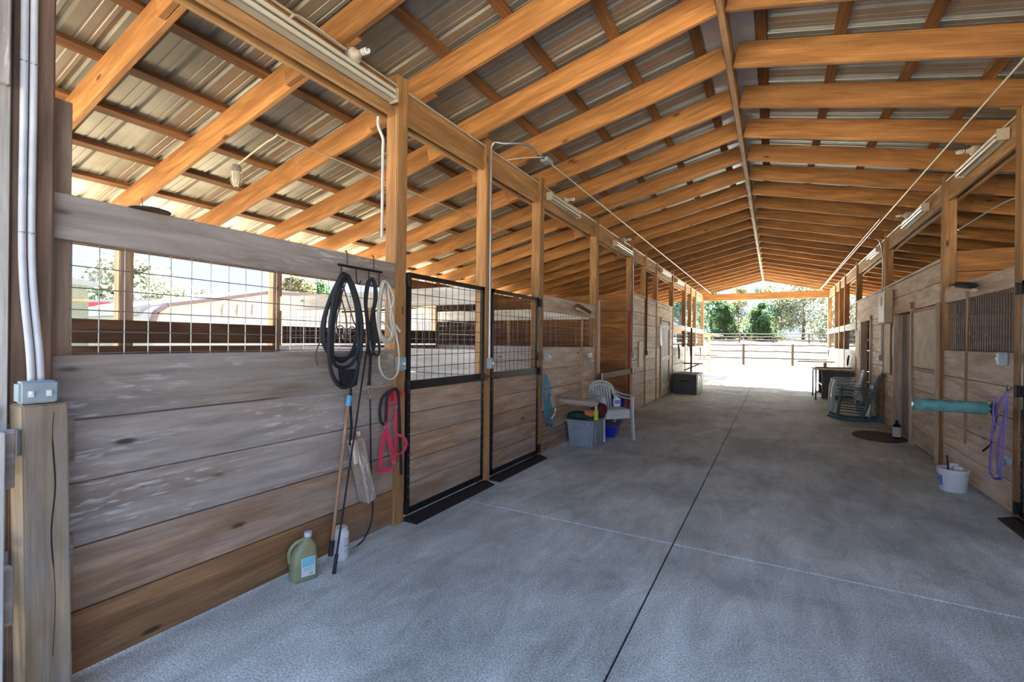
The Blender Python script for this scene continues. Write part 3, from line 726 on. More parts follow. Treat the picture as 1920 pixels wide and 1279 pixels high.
bulb_holder('spiral bulb in a round cream holder above the nearest tube light', (XL+0.03, 2.42, ZB-0.06), 1, gb)
bulb_holder('spiral bulb in a cream holder above the second left tube light', (XL+0.03, 6.42, ZB-0.05), 1, gb)
bulb_holder('spiral bulb in a cream holder on the left beam beside the open bay', (XL+0.03, 9.55, ZB-0.03), 1, gb)
bulb_holder('spiral bulb in a cream holder on the right beam near the right edge', (XR-0.03, 6.85, ZB-0.02), -1, gb)
bulb_holder('spiral bulb in a cream holder on the right beam past the tan door', (XR-0.03, 9.75, ZB-0.03), -1, gb)
def cage_light(label, loc):
    t = thing('caged_light', label, 'light', loc, 0, 'caged lights over the left stalls')
    lathe_obj('socket_cap', t, [(0, 0.0), (0.035, 0), (0.045, -0.03), (0.045, -0.07), (0, -0.07)], M['galv'], 14)
    lathe_obj('glass_jar', t, [(0.036, -0.07), (0.04, -0.12), (0.037, -0.17), (0.022, -0.20), (0, -0.205)], M['tube'], 14)
    bm = bmesh.new()
    for k in range(6):
        a = k*pi/3; tube(bm, [(0.046*cos(a), 0.046*sin(a), -0.06), (0.049*cos(a), 0.049*sin(a), -0.13), (0.044*cos(a), 0.044*sin(a), -0.18), (0.015*cos(a), 0.015*sin(a), -0.215)], 0.0035, 5)
    for z in (-0.10, -0.15): torus(bm, (0, 0, z), 0.048, 0.003, 'Z', 16, 5)
    bm_obj('wire_guard', bm, M['conduit'], t)
x_ = -4.62; cage_light('cream caged glass light hanging from a rafter over the nearest left stall', (x_, 2.68, zroof(x_)-0.005))
x_ = -4.55; cage_light('small caged glass light hanging over the second left stall', (x_, 7.02, zroof(x_)-0.005))
def pipe(label, pts, r=0.009, mat='conduit', name='conduit', n=8, sm=5, group=None):
    o = tube_obj(name, None, [p-Vector(pts[0]) for p in spline(pts, sm)], r, M[mat], n, loc=Vector(pts[0])); return tag(o, label, 'conduit' if name == 'conduit' else 'cable', group)
pipe('cream conduit running along the top of the left beam', [(XL-0.02, 0.95, ZB-0.02), (XL-0.02, 8, ZB-0.02), (XL-0.02, 16, ZB-0.02), (XL-0.02, 22, ZB-0.02)], 0.010)
pipe('cream conduit running along the top of the right beam', [(XR+0.02, 1.5, ZB-0.02), (XR+0.02, 8, ZB-0.02), (XR+0.02, 16, ZB-0.02), (XR+0.02, 22, ZB-0.02)], 0.010)
pipe('cream conduit looping from the nearest tube light to the bulb holder', [(XL+0.01, 1.9, ZB-0.13), (XL+0.03, 1.93, ZB-0.06), (XL+0.03, 2.05, ZB-0.04), (XL+0.03, 2.35, ZB-0.05)], 0.008)
pipe('pale conduit bending down the outer side of the first left post', [(XL-0.15, 2.85, 3.42), (XL-0.15, 2.85, 3.34), (XL-0.145, 2.90, 3.25), (XL-0.145, 2.90, 3.15), (XL-0.145, 2.90, 2.8), (XL-0.145, 2.90, 2.42)], 0.012, 'pvc')
a = zroof(-2.42)-0.012
pipe('silver conduit rising between the two stall doors and arching over to the rafters', [(XL+0.014, 4.37, 1.36), (XL+0.014, 4.37, 2.4), (XL+0.014, 4.37, 3.5), (XL+0.03, 4.37, 3.72), (XL+0.14, 4.42, a-0.03), (-2.42, 4.65, a), (-2.42, 5.1, a)], 0.014, 'galv', n=10)
pipe('thin cream conduit running under the left rafters to the far end', [(-2.42, 5.1, a), (-2.42, 9, a), (-2.42, 14, a), (-2.42, 18, a), (-2.42, 22.4, a)], 0.010)
b_ = zroof(1.65)-0.012
pipe('thin cream conduit slanting under the right rafters to the far end', [(1.65, 3.2, b_), (1.65, 8, b_), (1.65, 12, b_), (1.65, 17, b_), (1.65, 22.4, b_)], 0.010)
pipe('second cream cable beside the thin conduit under the right rafters', [(1.60, 10.2, b_-0.005), (1.58, 14, b_-0.03), (1.60, 18, b_-0.01), (1.62, 22.3, b_)], 0.008, name='cable')
t = thing('junction_box', 'grey junction box on the conduit under the left rafters', 'box', (-2.42, 5.15, a-0.005)); bm = bmesh.new(); abox(bm, (0, 0, 0), (0.10, 0.16, 0.045)); bmesh.ops.bevel(bm, geom=bm.edges[:], offset=0.006, segments=1, affect='EDGES'); bm_obj('box_body', bm, M['box'], t)
bm = bmesh.new(); abox(bm, (0, 0, -0.024), (0.08, 0.13, 0.004)); bm_obj('cover_plate', bm, M['box'], t)
pipe('thin conduit crossing from the junction box to the left beam', [(-2.42, 5.0, a-0.01), (-2.6, 4.85, a-0.04), (XL, 4.75, ZB-0.02)], 0.008)
pipe('silver conduit on the near corner post of the left tack room', [(XL+0.014, 10.40, 1.33), (XL+0.014, 10.40, 2.4), (XL+0.014, 10.38, 3.2), (XL+0.02, 10.3, 3.42)], 0.013, 'galv')
pipe('dark conduit down the left tack room front', [(XL+0.016, 11.68, 1.36), (XL+0.016, 11.68, 2.0), (XL+0.016, 11.68, 3.3)], 0.016, 'wire_dark')
pipe('grey conduit down the right wall beside the pale panel', [(XR-0.016, 11.80, 1.36), (XR-0.016, 11.80, 2.4), (XR-0.016, 11.78, 3.3), (XR-0.1, 11.6, 3.62), (XR-0.25, 11.5, 3.66)], 0.013, 'galv')
xc_ = lambda x: zroof(x)-0.01
pipe('thin conduit running over the nearest left stall to the caged light', [(-4.62, 2.68, xc_(-4.62)), (-4.0, 2.66, xc_(-4.0)), (-3.95, 2.8, xc_(-3.95)), (-3.95, 4.2, xc_(-3.95)), (-3.95, 6.9, xc_(-3.95))], 0.008)
pipe('thin dark wire dangling from a rafter over the nearest left stall', [(-5.75, 2.36, zroof(-5.75)), (-5.76, 2.38, zroof(-5.75)-0.16), (-5.8, 2.4, zroof(-5.75)-0.24), (-5.78, 2.42, zroof(-5.75)-0.32)], 0.004, 'leather', 'cable')
pipe('silver conduit slanting behind the right post above the orange cross wall', [(XR+0.15, 8.05, 3.05), (2.5, 8.04, 3.35), (2.75, 8.03, 3.42)], 0.010, 'galv')

def outlet(label, X, s, y, z, mat='box', w=0.075, h=0.12):
    t = thing('outlet_box', label, 'outlet', (X+s*0.025, y, z), 0, None)
    bm = bmesh.new(); abox(bm, (0, 0, 0), (0.05, w, h)); bmesh.ops.bevel(bm, geom=bm.edges[:], offset=0.007, segments=2, affect='EDGES'); bm_obj('box_body', bm, M[mat], t)
    bm = bmesh.new(); abox(bm, (s*0.03, 0, 0), (0.012, w*0.8, h*0.85)); bm_obj('cover_flap', bm, M['box'], t)
    bm = bmesh.new(); abox(bm, (s*0.042, 0, 0.0), (0.02, 0.012, 0.02)); bm_obj('toggle', bm, M['white'], t)
outlet('blue-grey outlet box beside the coiled white rope on the first left post', XL+0.0, 1, 2.955, 1.36)
outlet('grey outlet box at the foot of the silver conduit between the two stall doors', XL+0.0, 1, 4.37, 1.31)
outlet('grey outlet box above the teal halter', XL+0.0, 1, 5.86, 1.35, w=0.12)
outlet('grey outlet box on the near corner post of the left tack room', XL+0.0, 1, 10.37, 1.28)
outlet('dark outlet box low on the conduit of the left tack room front', XL+0.0, 1, 11.68, 1.30, 'wire_dark', 0.10)
outlet('grey outlet box on the conduit of the right wall', XR, -1, 11.80, 1.30)
outlet('blue-grey outlet box on the right wall above the purple halter', XR, -1, 6.10, 1.44)
t = thing('electrical_box', 'pale metal electrical box with faded print high on the right wall', 'box', (XR-0.06, 11.2, 2.27))
bm = bmesh.new(); abox(bm, (0, 0, 0), (0.12, 0.62, 0.60)); bmesh.ops.bevel(bm, geom=bm.edges[:], offset=0.008, segments=1, affect='EDGES'); bm_obj('box_body', bm, M['ply'], t)
bm = bmesh.new(); abox(bm, (-0.062, 0, 0), (0.006, 0.56, 0.54)); bm_obj('box_door', bm, M['cream'], t)
bm = bmesh.new(); lathe(bm, [(0, 0), (0.09, 0), (0.09, 0.004), (0, 0.004)], 20, (0, 0, 0)); bm_obj('worn_print', bm, M['leather'], t, (-0.067, 0, 0.12), (0, -pi/2, 0))
def flat_panel(name, label, cat, X, s, y0, y1, z0, z1, mat, fr=None, th=0.02):
    t = thing(name, label, cat, (X+s*th/2, (y0+y1)/2, (z0+z1)/2)); bm = bmesh.new(); abox(bm, (0, 0, 0), (th, y1-y0, z1-z0)); bm_obj('panel', bm, M[mat], t)
    if fr:
        bm = bmesh.new(); w = 0.03
        for sy in (-1, 1): abox(bm, (s*0.004, sy*(y1-y0)/2, 0), (th+0.012, w, z1-z0+w))
        for sz in (-1, 1): abox(bm, (s*0.004, 0, sz*(z1-z0)/2), (th+0.012, y1-y0, w))
        bm_obj('frame', bm, M[fr], t)
    return t
flat_panel('notice_board', 'tall pale framed board on the right wall beside the grey conduit', 'board', XR, -1, 10.95, 11.60, 1.02, 1.97, 'ply', 'postZ')
flat_panel('notice_sheet', 'small white sheet on the right wall beside the recessed door', 'notice', XR-0.0, -1, 10.79, 10.90, 1.35, 1.88, 'whitepaper', None, 0.01)
flat_panel('notice_board', 'pale panel on the right wall before the far stalls', 'board', XR, -1, 14.55, 15.20, 1.25, 1.92, 'ply', None)
flat_panel('feed_poster', 'sunlit yellow-white paper on the left tack room front', 'poster', XL, 1, 11.0, 11.42, 0.98, 1.57, 'paper', None, 0.006)  # thin flat piece in one even yellow-white, fixed to the planks

# number marks painted on the stall posts
for txt, y, z in (('1', 3.03, 1.80), ('3', 5.73, 1.80)):
    o = text_obj('stall_number', None, txt, 0.10, M['dirtpost'], (0, 0, 0), (0, 0, 0)); me = bpy.data.meshes.new_from_object(o); bpy.data.objects.remove(o)
    tag(mesh_obj('stall_number', me, None, (XL+0.002, y-0.03, z), (pi/2, 0, pi/2)), {'1': 'black digit 1 on the post left of the first stall door', '3': 'black digit 3 on the post right of the second stall door'}[txt], 'number')

# ------------------------------------------------------------------ tack and tools hanging on the left wall
def P1(x, y, off=0.04): return PL(x, y, off)
def hung(name, label, cat, anchor, group=None): return thing(name, label, cat, anchor, 0, group)
def rel(pts, o): return [Vector(p)-Vector(o) for p in pts]
A = P1(636, 500, 0.03)
t = hung('hook_rack', 'black bar of hooks hung from the top board of the nearest left stall', 'rack', A)
tube_obj('bar', t, rel([P1(634, 496, .03), P1(716, 511, .03)], A), 0.009, M['black'], 8)
for x, y in ((640, 500), (668, 504), (692, 508), (711, 511)):
    pts = [P1(x, y, .03), P1(x, y+18, .03), P1(x+2, y+27, .05), P1(x+6, y+29, .08), P1(x+9, y+22, .09)]
    tube_obj('hook', t, spline(rel(pts, A), 4), 0.0045, M['black'], 6)
for x in (651, 701):
    y = 497+(x-634)*0.18
    tube_obj('hanger', t, spline(rel([P1(x, y, .03), P1(x, y-22, .02), P1(x-2, y-30, 0.0), P1(x-3, y-28, -0.03)], A), 4), 0.004, M['wire_dark'], 6)
def coil(name, label, anchor, loops, r, mat, cat='rope', group=None, extra=None):
    t = hung(name, label, cat, anchor, group)
    for i, lp in enumerate(loops):
        tube_obj('loop', t, spline(rel([P1(x, y, d) for x, y, d in lp], anchor), 5, True), r, M[mat], 8, True)
    return t
A = P1(645, 520, .08)
L_ = [[(645, 515, .10), (625, 545, .07), (606, 600, .06), (605, 640, .06), (622, 668, .07), (645, 672, .10), (665, 662, .10), (676, 630, .10), (673, 580, .11), (662, 535, .11)],
      [(640, 515, .12), (625, 560, .10), (618, 630, .10), (620, 690, .10), (635, 720, .10), (655, 724, .10), (670, 700, .10), (672, 640, .12), (668, 570, .12), (655, 525, .12)],
      [(648, 517, .14), (634, 560, .13), (624, 620, .12), (626, 680, .12), (650, 688, .12), (668, 668, .13), (677, 620, .13), (668, 560, .14), (658, 528, .14)],
      [(643, 518, .09), (615, 575, .08), (608, 620, .08), (615, 655, .08), (640, 678, .08), (662, 655, .08), (670, 600, .09), (660, 545, .09)],
      [(646, 516, .15), (628, 555, .15), (617, 640, .14), (622, 700, .14), (640, 726, .14), (662, 716, .14), (676, 660, .14), (678, 600, .15), (664, 540, .15)]]
t = coil('rope_coil', 'large thick black coiled lunge rope hanging from the hook rack', A, L_, 0.0125, 'rope_black')
# dark bag visible inside the coil
bm = bmesh.new(); Pb = [P1(x, y, .09)-A for x, y in ((634, 692), (668, 692), (664, 722), (650, 728), (636, 720))]
f = bm.faces.new([bm.verts.new(p) for p in Pb]); r = bmesh.ops.extrude_face_region(bm, geom=[f]); bmesh.ops.translate(bm, vec=(0.03, 0, 0), verts=[v for v in r['geom'] if isinstance(v, bmesh.types.BMVert)]); bmesh.ops.recalc_face_normals(bm, faces=bm.faces[:])
bm_obj('dark_pouch', bm, M['rope_black'], t)
A = P1(641, 522, .05)
t = hung('bridle', 'thin black leather bridle straps and metal bit behind the large black coil', 'bridle', A)
for pts in ([(640, 525), (640, 560), (632, 595), (630, 620)], [(640, 525), (655, 575), (662, 600), (668, 612)], [(648, 530), (632, 580), (622, 600), (620, 618)], [(640, 560), (648, 590), (650, 612), (648, 640)], [(600, 640), (592, 665), (596, 685)]):
    tube_obj('strap', t, spline(rel([P1(x, y, .05) for x, y in pts], A), 4), 0.005, M['leather'], 6)
for x, y in ((638, 620), (650, 630), (660, 622)):
    bm = bmesh.new(); torus(bm, P1(x, y, .055)-A, 0.035, 0.0045, 'X', 14, 6); bm_obj('bit_ring', bm, M['wire'], t)
A = P1(693, 525, .08)
L2 = [[(690, 527, .10), (684, 560, .09), (688, 610, .09), (693, 660, .09), (700, 660, .09), (697, 600, .09), (702, 560, .10), (700, 530, .10)],
      [(694, 525, .12), (687, 570, .11), (692, 620, .11), (689, 655, .11), (696, 668, .11), (703, 640, .11), (698, 600, .11), (706, 560, .12), (703, 530, .12)],
      [(700, 575, .10), (694, 620, .10), (700, 660, .10), (709, 666, .10), (711, 650, .10), (704, 610, .10)]]
t = coil('lead_rope', 'narrow black rope bundle hanging beside the large black coil', A, L2, 0.009, 'rope_black')
tube_obj('hanging_end', t, spline(rel([P1(695, 662, .08), P1(694, 690, .07), P1(692, 722, .06)], A), 4), [0.011]*8+[0.017], M['rope_black'], 8)
bm = bmesh.new(); torus(bm, P1(694, 733, .06)-A, 0.016, 0.004, 'X', 12, 6); tube(bm, [P1(694, 740, .06)-A, P1(695, 748, .06)-A], 0.005, 6); bm_obj('snap_hook', bm, M['steel'], t)
A = P1(720, 530, .06)
L3 = [[(716, 530, .09), (711, 560, .08), (708, 600, .08), (714, 635, .08), (726, 642, .08), (738, 630, .08), (738, 600, .08), (730, 560, .09), (726, 532, .09)],
      [(722, 533, .07), (714, 570, .07), (712, 640, .06), (712, 690, .06), (728, 711, .06), (745, 700, .06), (748, 660, .06), (738, 600, .06), (730, 550, .07)],
      [(719, 532, .11), (712, 570, .10), (712, 620, .09), (724, 640, .09), (736, 625, .09), (732, 590, .09), (738, 560, .10), (728, 533, .11)],
      [(710, 610, .08), (716, 604, .08), (726, 612, .09), (735, 625, .09), (730, 640, .09), (716, 628, .08)]]
t = coil('rope_coil', 'white coiled rope hanging at the right end of the hook rack', A, L3, 0.0085, 'rope_white')
tube_obj('chain_lead', t, spline(rel([P1(722, 525, .08), P1(723, 560, .09), P1(728, 600, .08), P1(736, 640, .07)], A), 4), 0.006, M['wire'], 6)
tube_obj('white_grip', t, rel([P1(742, 610, .03), P1(750, 622, .03)], A), 0.009, M['white'], 8)
# whips and broom handle leaning at the wall
fl_ = lambda x, y: pix(x, y, 2, 0.012)
def leaning(name, label, cat, top, bot, r, mat, grip=None):
    t = hung(name, label, cat, bot); tube_obj('shaft', t, [Vector((0, 0, 0)), Vector(top)-Vector(bot)], r, M[mat], 8)
    if grip: g0 = (Vector(top)-Vector(bot)); tube_obj('grip', t, [g0*0.0, g0*0.075], grip[0], M[grip[1]], 8)
    return t
bt = fl_(622, 1034); bt.x = max(bt.x, XL+0.05); bt = Vector((XL+0.12, pix(621, 1034, 0, XL+0.12).y, 0.115))
t = leaning('broom_handle', 'brown broom handle with a light blue collar standing against the near left wall', 'broom', P1(655, 742, .06), bt, 0.0115, 'broomwood')
v = P1(655, 742, .06)-bt
tube_obj('blue_collar', t, [v*0.93, v*1.0], 0.02, M['skyblue'], 10)
tube_obj('rubber_tip', t, [v*-0.035, v*0.06], 0.017, M['rubber'], 10)
bt = Vector((XL+0.18, pix(626, 1074, 0, XL+0.18).y, 0.0)); 
b0 = pix(626, 1076, 2, 0.0); t = leaning('whip', 'long thin black whip leaning on the near left wall beside the white tub', 'whip', P1(690, 640, .05), b0, 0.0065, 'rope_black', (0.012, 'rubber'))
A = P1(657, 735, .05); t = hung('whip', 'short black whip hanging behind the broom handle', 'whip', A); tube_obj('shaft', t, spline(rel([P1(658, 728, .06), P1(657, 760, .05), P1(659, 800, .05), P1(656, 835, .05)], A), 4), 0.009, M['rope_black'], 8)
A = P1(695, 750, .04); t = hung('extension_cord', 'thin black cord hanging from the narrow black rope bundle to the floor', 'cord', A)
tube_obj('cord', t, spline(rel([P1(694, 748, .05), P1(695, 820, .04), P1(696, 890, .04), P1(699, 940, .03), P1(697, 975, .03), P1(686, 1005, .03), P1(672, 1022, .02), P1(662, 1030, .03)], A), 5), 0.006, M['rope_black'], 6)
# splintered wood block hung at a slant
A = P1(680, 880, .05)
t = hung('wood_block', 'slanting split grey wooden post piece fixed to the near left wall', 'wood', A)
a, b = P1(666, 822, .06)-A, P1(690, 938, .06)-A
stick('wood_piece', t, a, b, 0.105, 0.09, M['greyX'], 0.01)
stick('splinter', t, P1(662, 825, .09)-A, P1(668, 870, .09)-A, 0.02, 0.03, M['tanX'], 0.004)
stick('splinter', t, P1(672, 808, .03)-A, P1(678, 850, .05)-A, 0.03, 0.03, M['tanX'], 0.004)
# pink halter with black lead rope
def halter(name, label, A, pts_list, rings, mat, w=0.030, group=None, ringmat='steel'):
    t = hung(name, label, 'halter', A, group)
    for pts, ww in pts_list: tube_obj('strap', t, spline(rel([P1(*p) for p in pts], A), 5), 0.01, M[mat], flat=(ww*w, 0.005, (0, 1, 0.01)))
    for x, y, d, R in rings:
        bm = bmesh.new(); torus(bm, P1(x, y, d)-A, R, 0.004, 'X', 14, 6); bm_obj('ring', bm, M[ringmat], t)
    return t
A = P1(737, 735, .05)
t = halter('halter', 'bright pink halter hanging left of the first stall door', A, [
    ([(730, 742, .06), (727, 770, .06), (724, 800, .06)], 1.1), ([(740, 735, .07), (742, 770, .07), (741, 815, .06)], 1.0),
    ([(724, 802, .06), (716, 840, .06), (711, 885, .06)], 1.3), ([(725, 805, .07), (731, 830, .07), (737, 862, .06)], 1.4),
    ([(744, 815, .06), (757, 820, .08), (762, 833, .09), (755, 848, .09), (742, 852, .08)], 0.9),
    ([(714, 880, .06), (725, 882, .06), (738, 876, .06)], 1.0), ([(737, 852, .07), (739, 868, .07)], 1.6), ([(744, 818, .05), (741, 836, .05), (742, 850, .05)], 1.0)],
    [(724, 801, .065, .022), (742, 763, .075, .016), (741, 815, .075, .018), (735, 850, .085, .017), (744, 872, .075, .018), (709, 897, .06, .014), (739, 868, .07, .013)], 'pink')
A2 = P1(733, 745, .02)
t = hung('tack_hook', 'red plastic hook holding the pink halter', 'hook', A2)
bm = bmesh.new(); abox(bm, (0, 0, 0.02), (0.012, 0.06, 0.10)); tube(bm, [(0.0, 0.03, 0.03), (0.05, 0.03, 0.02), (0.07, 0.03, 0.05)], 0.009, 8); tube(bm, [(0.0, 0.07, 0.03), (0.05, 0.07, 0.02), (0.07, 0.07, 0.05)], 0.009, 8); bm_obj('hook_body', bm, M['red'], t)
A = P1(745, 735, .07)
t = hung('lead_rope', 'black lead rope draped over the pink halter', 'rope', A)
tube_obj('rope', t, spline(rel([P1(*p) for p in [(712, 770, .05), (714, 790, .05), (722, 795, .05), (724, 770, .07), (726, 745, .09), (736, 731, .10), (746, 735, .09), (749, 780, .06), (751, 840, .05), (753, 890, .05)]], A), 6), 0.011, M['rope_black'], 8)
tube_obj('rope_tail', t, spline(rel([P1(*p) for p in [(712, 770, .05), (716, 748, .06), (728, 734, .08)]], A), 5), 0.011, M['rope_black'], 8)
# teal halter near the second panel
def P3(x, y, d=.05): return PL(x, y, d)
A = P3(1024, 704, .05); 
t = hung('halter', 'teal halter with lead rope hanging beyond the second stall door', 'halter', A)
for pts in ([(1024, 702, .05), (1019, 725, .06), (1021, 760, .05), (1026, 790, .05), (1025, 800, .05)], [(1024, 702, .06), (1031, 730, .06), (1028, 760, .06), (1032, 790, .05), (1033, 808, .05)], [(1028, 740, .05), (1034, 765, .06), (1040, 775, .07), (1036, 792, .05)], [(1022, 705, .07), (1026, 740, .07), (1024, 780, .06)]):
    tube_obj('strap', t, spline(rel([P3(*p) for p in pts], A), 5), 0.01, M['teal'], flat=(0.032, 0.008, (0, 1, 0)))
tube_obj('white_strap', t, spline(rel([P3(1041, 765, .07), P3(1040, 775, .07), P3(1034, 785, .06)], A), 4), 0.01, M['white'], 6)
for x, y in ((1026, 797), (1034, 798), (1031, 740)): bm = bmesh.new(); torus(bm, P3(x, y, .06)-A, 0.022, 0.005, 'X', 12, 6); bm_obj('ring', bm, M['wire_dark'], t)
tube_obj('hook', t, spline(rel([P3(1024, 695, .0), P3(1024, 704, .03), P3(1025, 700, .08)], A), 4), 0.005, M['conduit'], 6)

p = PL(275, 402, -0.06)
t = thing('feed_pan', 'dark shallow pan resting upside down on the top board of the nearest left stall', 'pan', (XL-0.03, p.y, 2.195))
lathe_obj('pan_body', t, [(0.085, 0.0), (0.08, 0.006), (0.06, 0.014), (0.03, 0.02), (0, 0.021)], M['leather'], 24)
lathe_obj('rim', t, [(0.08, 0.0), (0.09, 0.0), (0.09, 0.005), (0.08, 0.005)], M['black'], 24)
# jug, white bottle
c = pix(572, 1085, 2, 0)
t = thing('plastic_jug', 'amber one-gallon jug with a pale blue label on the floor by the near left wall', 'jug', (c.x-0.02, c.y, 0.0), R_(-20))
bm = bmesh.new()
secs = [(0.0, 0.072, 0.055), (0.006, 0.080, 0.062), (0.10, 0.082, 0.064), (0.17, 0.078, 0.060), (0.20, 0.066, 0.052), (0.235, 0.042, 0.038), (0.25, 0.022, 0.022), (0.27, 0.020, 0.020)]
rings = []
for z, ax_, ay_ in secs:
    rg = []
    for k in range(24):
        a = 2*pi*k/24; e2 = 0.55; cx_ = math.copysign(abs(cos(a))**e2, cos(a)); sy_ = math.copysign(abs(sin(a))**e2, sin(a))
        off = 0.028*max(0, (z-0.17)/0.10) if z > 0.17 else 0
        rg.append(bm.verts.new((ay_*sy_, ax_*cx_+min(off, 0.028), z)))
    rings.append(rg)
for a, b in zip(rings, rings[1:]):
    for k in range(24): bm.faces.new((a[k], a[(k+1) % 24], b[(k+1) % 24], b[k]))
bm.faces.new(rings[0][::-1]); bm.faces.new(rings[-1])
bmesh.ops.recalc_face_normals(bm, faces=bm.faces[:])
smooth_by_angle(bm_obj('jug_body', bm, M['jug'], t), 50)
tube_obj('handle', t, spline([(0, 0.005, 0.25), (0, -0.05, 0.235), (0, -0.085, 0.19), (0, -0.082, 0.12)], 5), 0.013, M['jug'], 8)
lathe_obj('cap', t, [(0, 0.0), (0.024, 0), (0.024, 0.028), (0, 0.03)], M['chair_white'], 16, (0, 0.028, 0.265))
bm = bmesh.new(); abox(bm, (0.0655, 0.012, 0.095), (0.002, 0.085, 0.12)); bm_obj('label_panel', bm, M['white'], t)
bm = bmesh.new(); abox(bm, (0.0668, 0.012, 0.125), (0.002, 0.075, 0.055)); abox(bm, (0.0668, 0.012, 0.085), (0.002, 0.06, 0.006)); abox(bm, (0.0668, 0.012, 0.073), (0.002, 0.055, 0.005)); abox(bm, (0.0668, 0.03, 0.05), (0.002, 0.02, 0.012)); bm_obj('label_print', bm, M['label_blue'], t)
c = pix(644, 1048, 2, 0)
t = thing('plastic_tub', 'white plastic tub with wrapped label standing beside the amber jug', 'tub', (c.x-0.03, c.y, 0), R_(15))
lathe_obj('bottle_body', t, [(0, 0), (0.052, 0), (0.056, 0.006), (0.056, 0.185), (0.050, 0.195), (0.046, 0.2), (0, 0.2)], M['white'], 28)
lathe_obj('cap', t, [(0, 0.198), (0.046, 0.198), (0.047, 0.215), (0.042, 0.222), (0, 0.222)], M['whitepaper'], 24)
bm = bmesh.new()
for z, h in ((0.15, 0.006), (0.135, 0.004), (0.12, 0.004), (0.10, 0.010), (0.075, 0.004), (0.06, 0.004)): 
    for k in range(7): a = -0.5+k*0.14; abox(bm, (0.0568*cos(a), 0.0568*sin(a), z), (0.001, 0.006, h), Matrix.Rotation(a, 3, 'Z'))
pr = bm_obj('label_print', bm, M['tote'], t); pr['kind'] = 'stuff'

# ------------------------------------------------------------------ around the chair on the left
c = pix(1092, 833, 2, 0); cy = 6.72
t = thing('storage_tote', 'grey plastic storage tote beside the white chair', 'tote', (-2.50, 6.82, 0), 0)
bm = bmesh.new()
def frustum(bm, z0, z1, a0, b0, a1, b1, mi=0):
    v0 = [bm.verts.new((sx*a0/2, sy*b0/2, z0)) for sx, sy in ((-1, -1), (1, -1), (1, 1), (-1, 1))]; v1 = [bm.verts.new((sx*a1/2, sy*b1/2, z1)) for sx, sy in ((-1, -1), (1, -1), (1, 1), (-1, 1))]
    fs = [bm.faces.new(v0[::-1]), bm.faces.new(v1)]+[bm.faces.new((v0[i], v0[(i+1) % 4], v1[(i+1) % 4], v1[i])) for i in range(4)]
    for f in fs: f.material_index = mi
frustum(bm, 0, 0.36, 0.36, 0.46, 0.42, 0.54)
bmesh.ops.bevel(bm, geom=[e for e in bm.edges if abs(e.verts[0].co.z-e.verts[1].co.z) > 0.1], offset=0.03, segments=3, affect='EDGES')
bm_obj('tote_body', bm, M['tote'], t)
for y in (-0.13, 0.13): bm = bmesh.new(); abox(bm, (0.198, y, 0.17), (0.014, 0.03, 0.30)); bm_obj('rib', bm, M['tote'], t)
bm = bmesh.new(); abox(bm, (0, 0, 0.375), (0.46, 0.58, 0.03)); bmesh.ops.bevel(bm, geom=bm.edges[:], offset=0.01, segments=2, affect='EDGES'); bm_obj('rim', bm, M['tote'], t)
bm = bmesh.new(); abox(bm, (0, -0.285, 0.335), (0.16, 0.03, 0.035)); bm_obj('handle', bm, M['tote'], t)
def blob(name, parent, c, d, mat, seed=1, amp=0.25):
    bm = bmesh.new(); bmesh.ops.create_icosphere(bm, subdivisions=3, radius=0.5)
    from mathutils import noise
    for v in bm.verts:
        n = noise.noise(v.co*3+Vector((seed*7.1, 0, 0))); v.co *= (1+amp*n); v.co = Vector((v.co.x*d[0], v.co.y*d[1], max(v.co.z, -0.42)*d[2]))
    o = bm_obj(name, bm, M[mat], parent, c); return smooth_by_angle(o, 80)
for i, (c, d, m, lb) in enumerate((((-2.56, 6.70, 0.445), (0.34, 0.30, 0.12), 'darkgreen', 'dark green cloth on the grey tote'), ((-2.42, 6.76, 0.475), (0.22, 0.26, 0.11), 'orange', 'orange and white cloth folded on the grey tote'), ((-2.36, 7.02, 0.49), (0.26, 0.26, 0.24), 'maroon', 'maroon cloth heaped behind the orange cloth'))):
    o = blob('folded_cloth', None, c, d, m, i+1); tag(o, lb, 'cloth')
t = thing('drink_bottle', 'small lime green bottle with a white cap on the grey tote', 'bottle', (-2.30, 6.72, 0.392))
lathe_obj('bottle_body', t, [(0, 0), (0.033, 0), (0.035, 0.01), (0.034, 0.12), (0.028, 0.15), (0.014, 0.175), (0, 0.175)], M['lime'], 18)
lathe_obj('cap', t, [(0, 0.17), (0.017, 0.17), (0.017, 0.205), (0, 0.207)], M['white'], 14)
# round wooden saddle rail sticking out of the wall
A = Vector((XL+0.0, 6.30, 0.70))
t = hung('saddle_rail', 'short weathered round wooden rail sticking out over the grey tote', 'rail', A)
stick('rail_body', t, (0.0, 0.0, 0), (0.62, -0.02, -0.0), 0.10, 0.10, M['greyX'], 0.03)
bm = bmesh.new(); abox(bm, (0.006, 0, 0), (0.012, 0.16, 0.16)); bm_obj('wall_bracket', bm, M['brownY'], t)

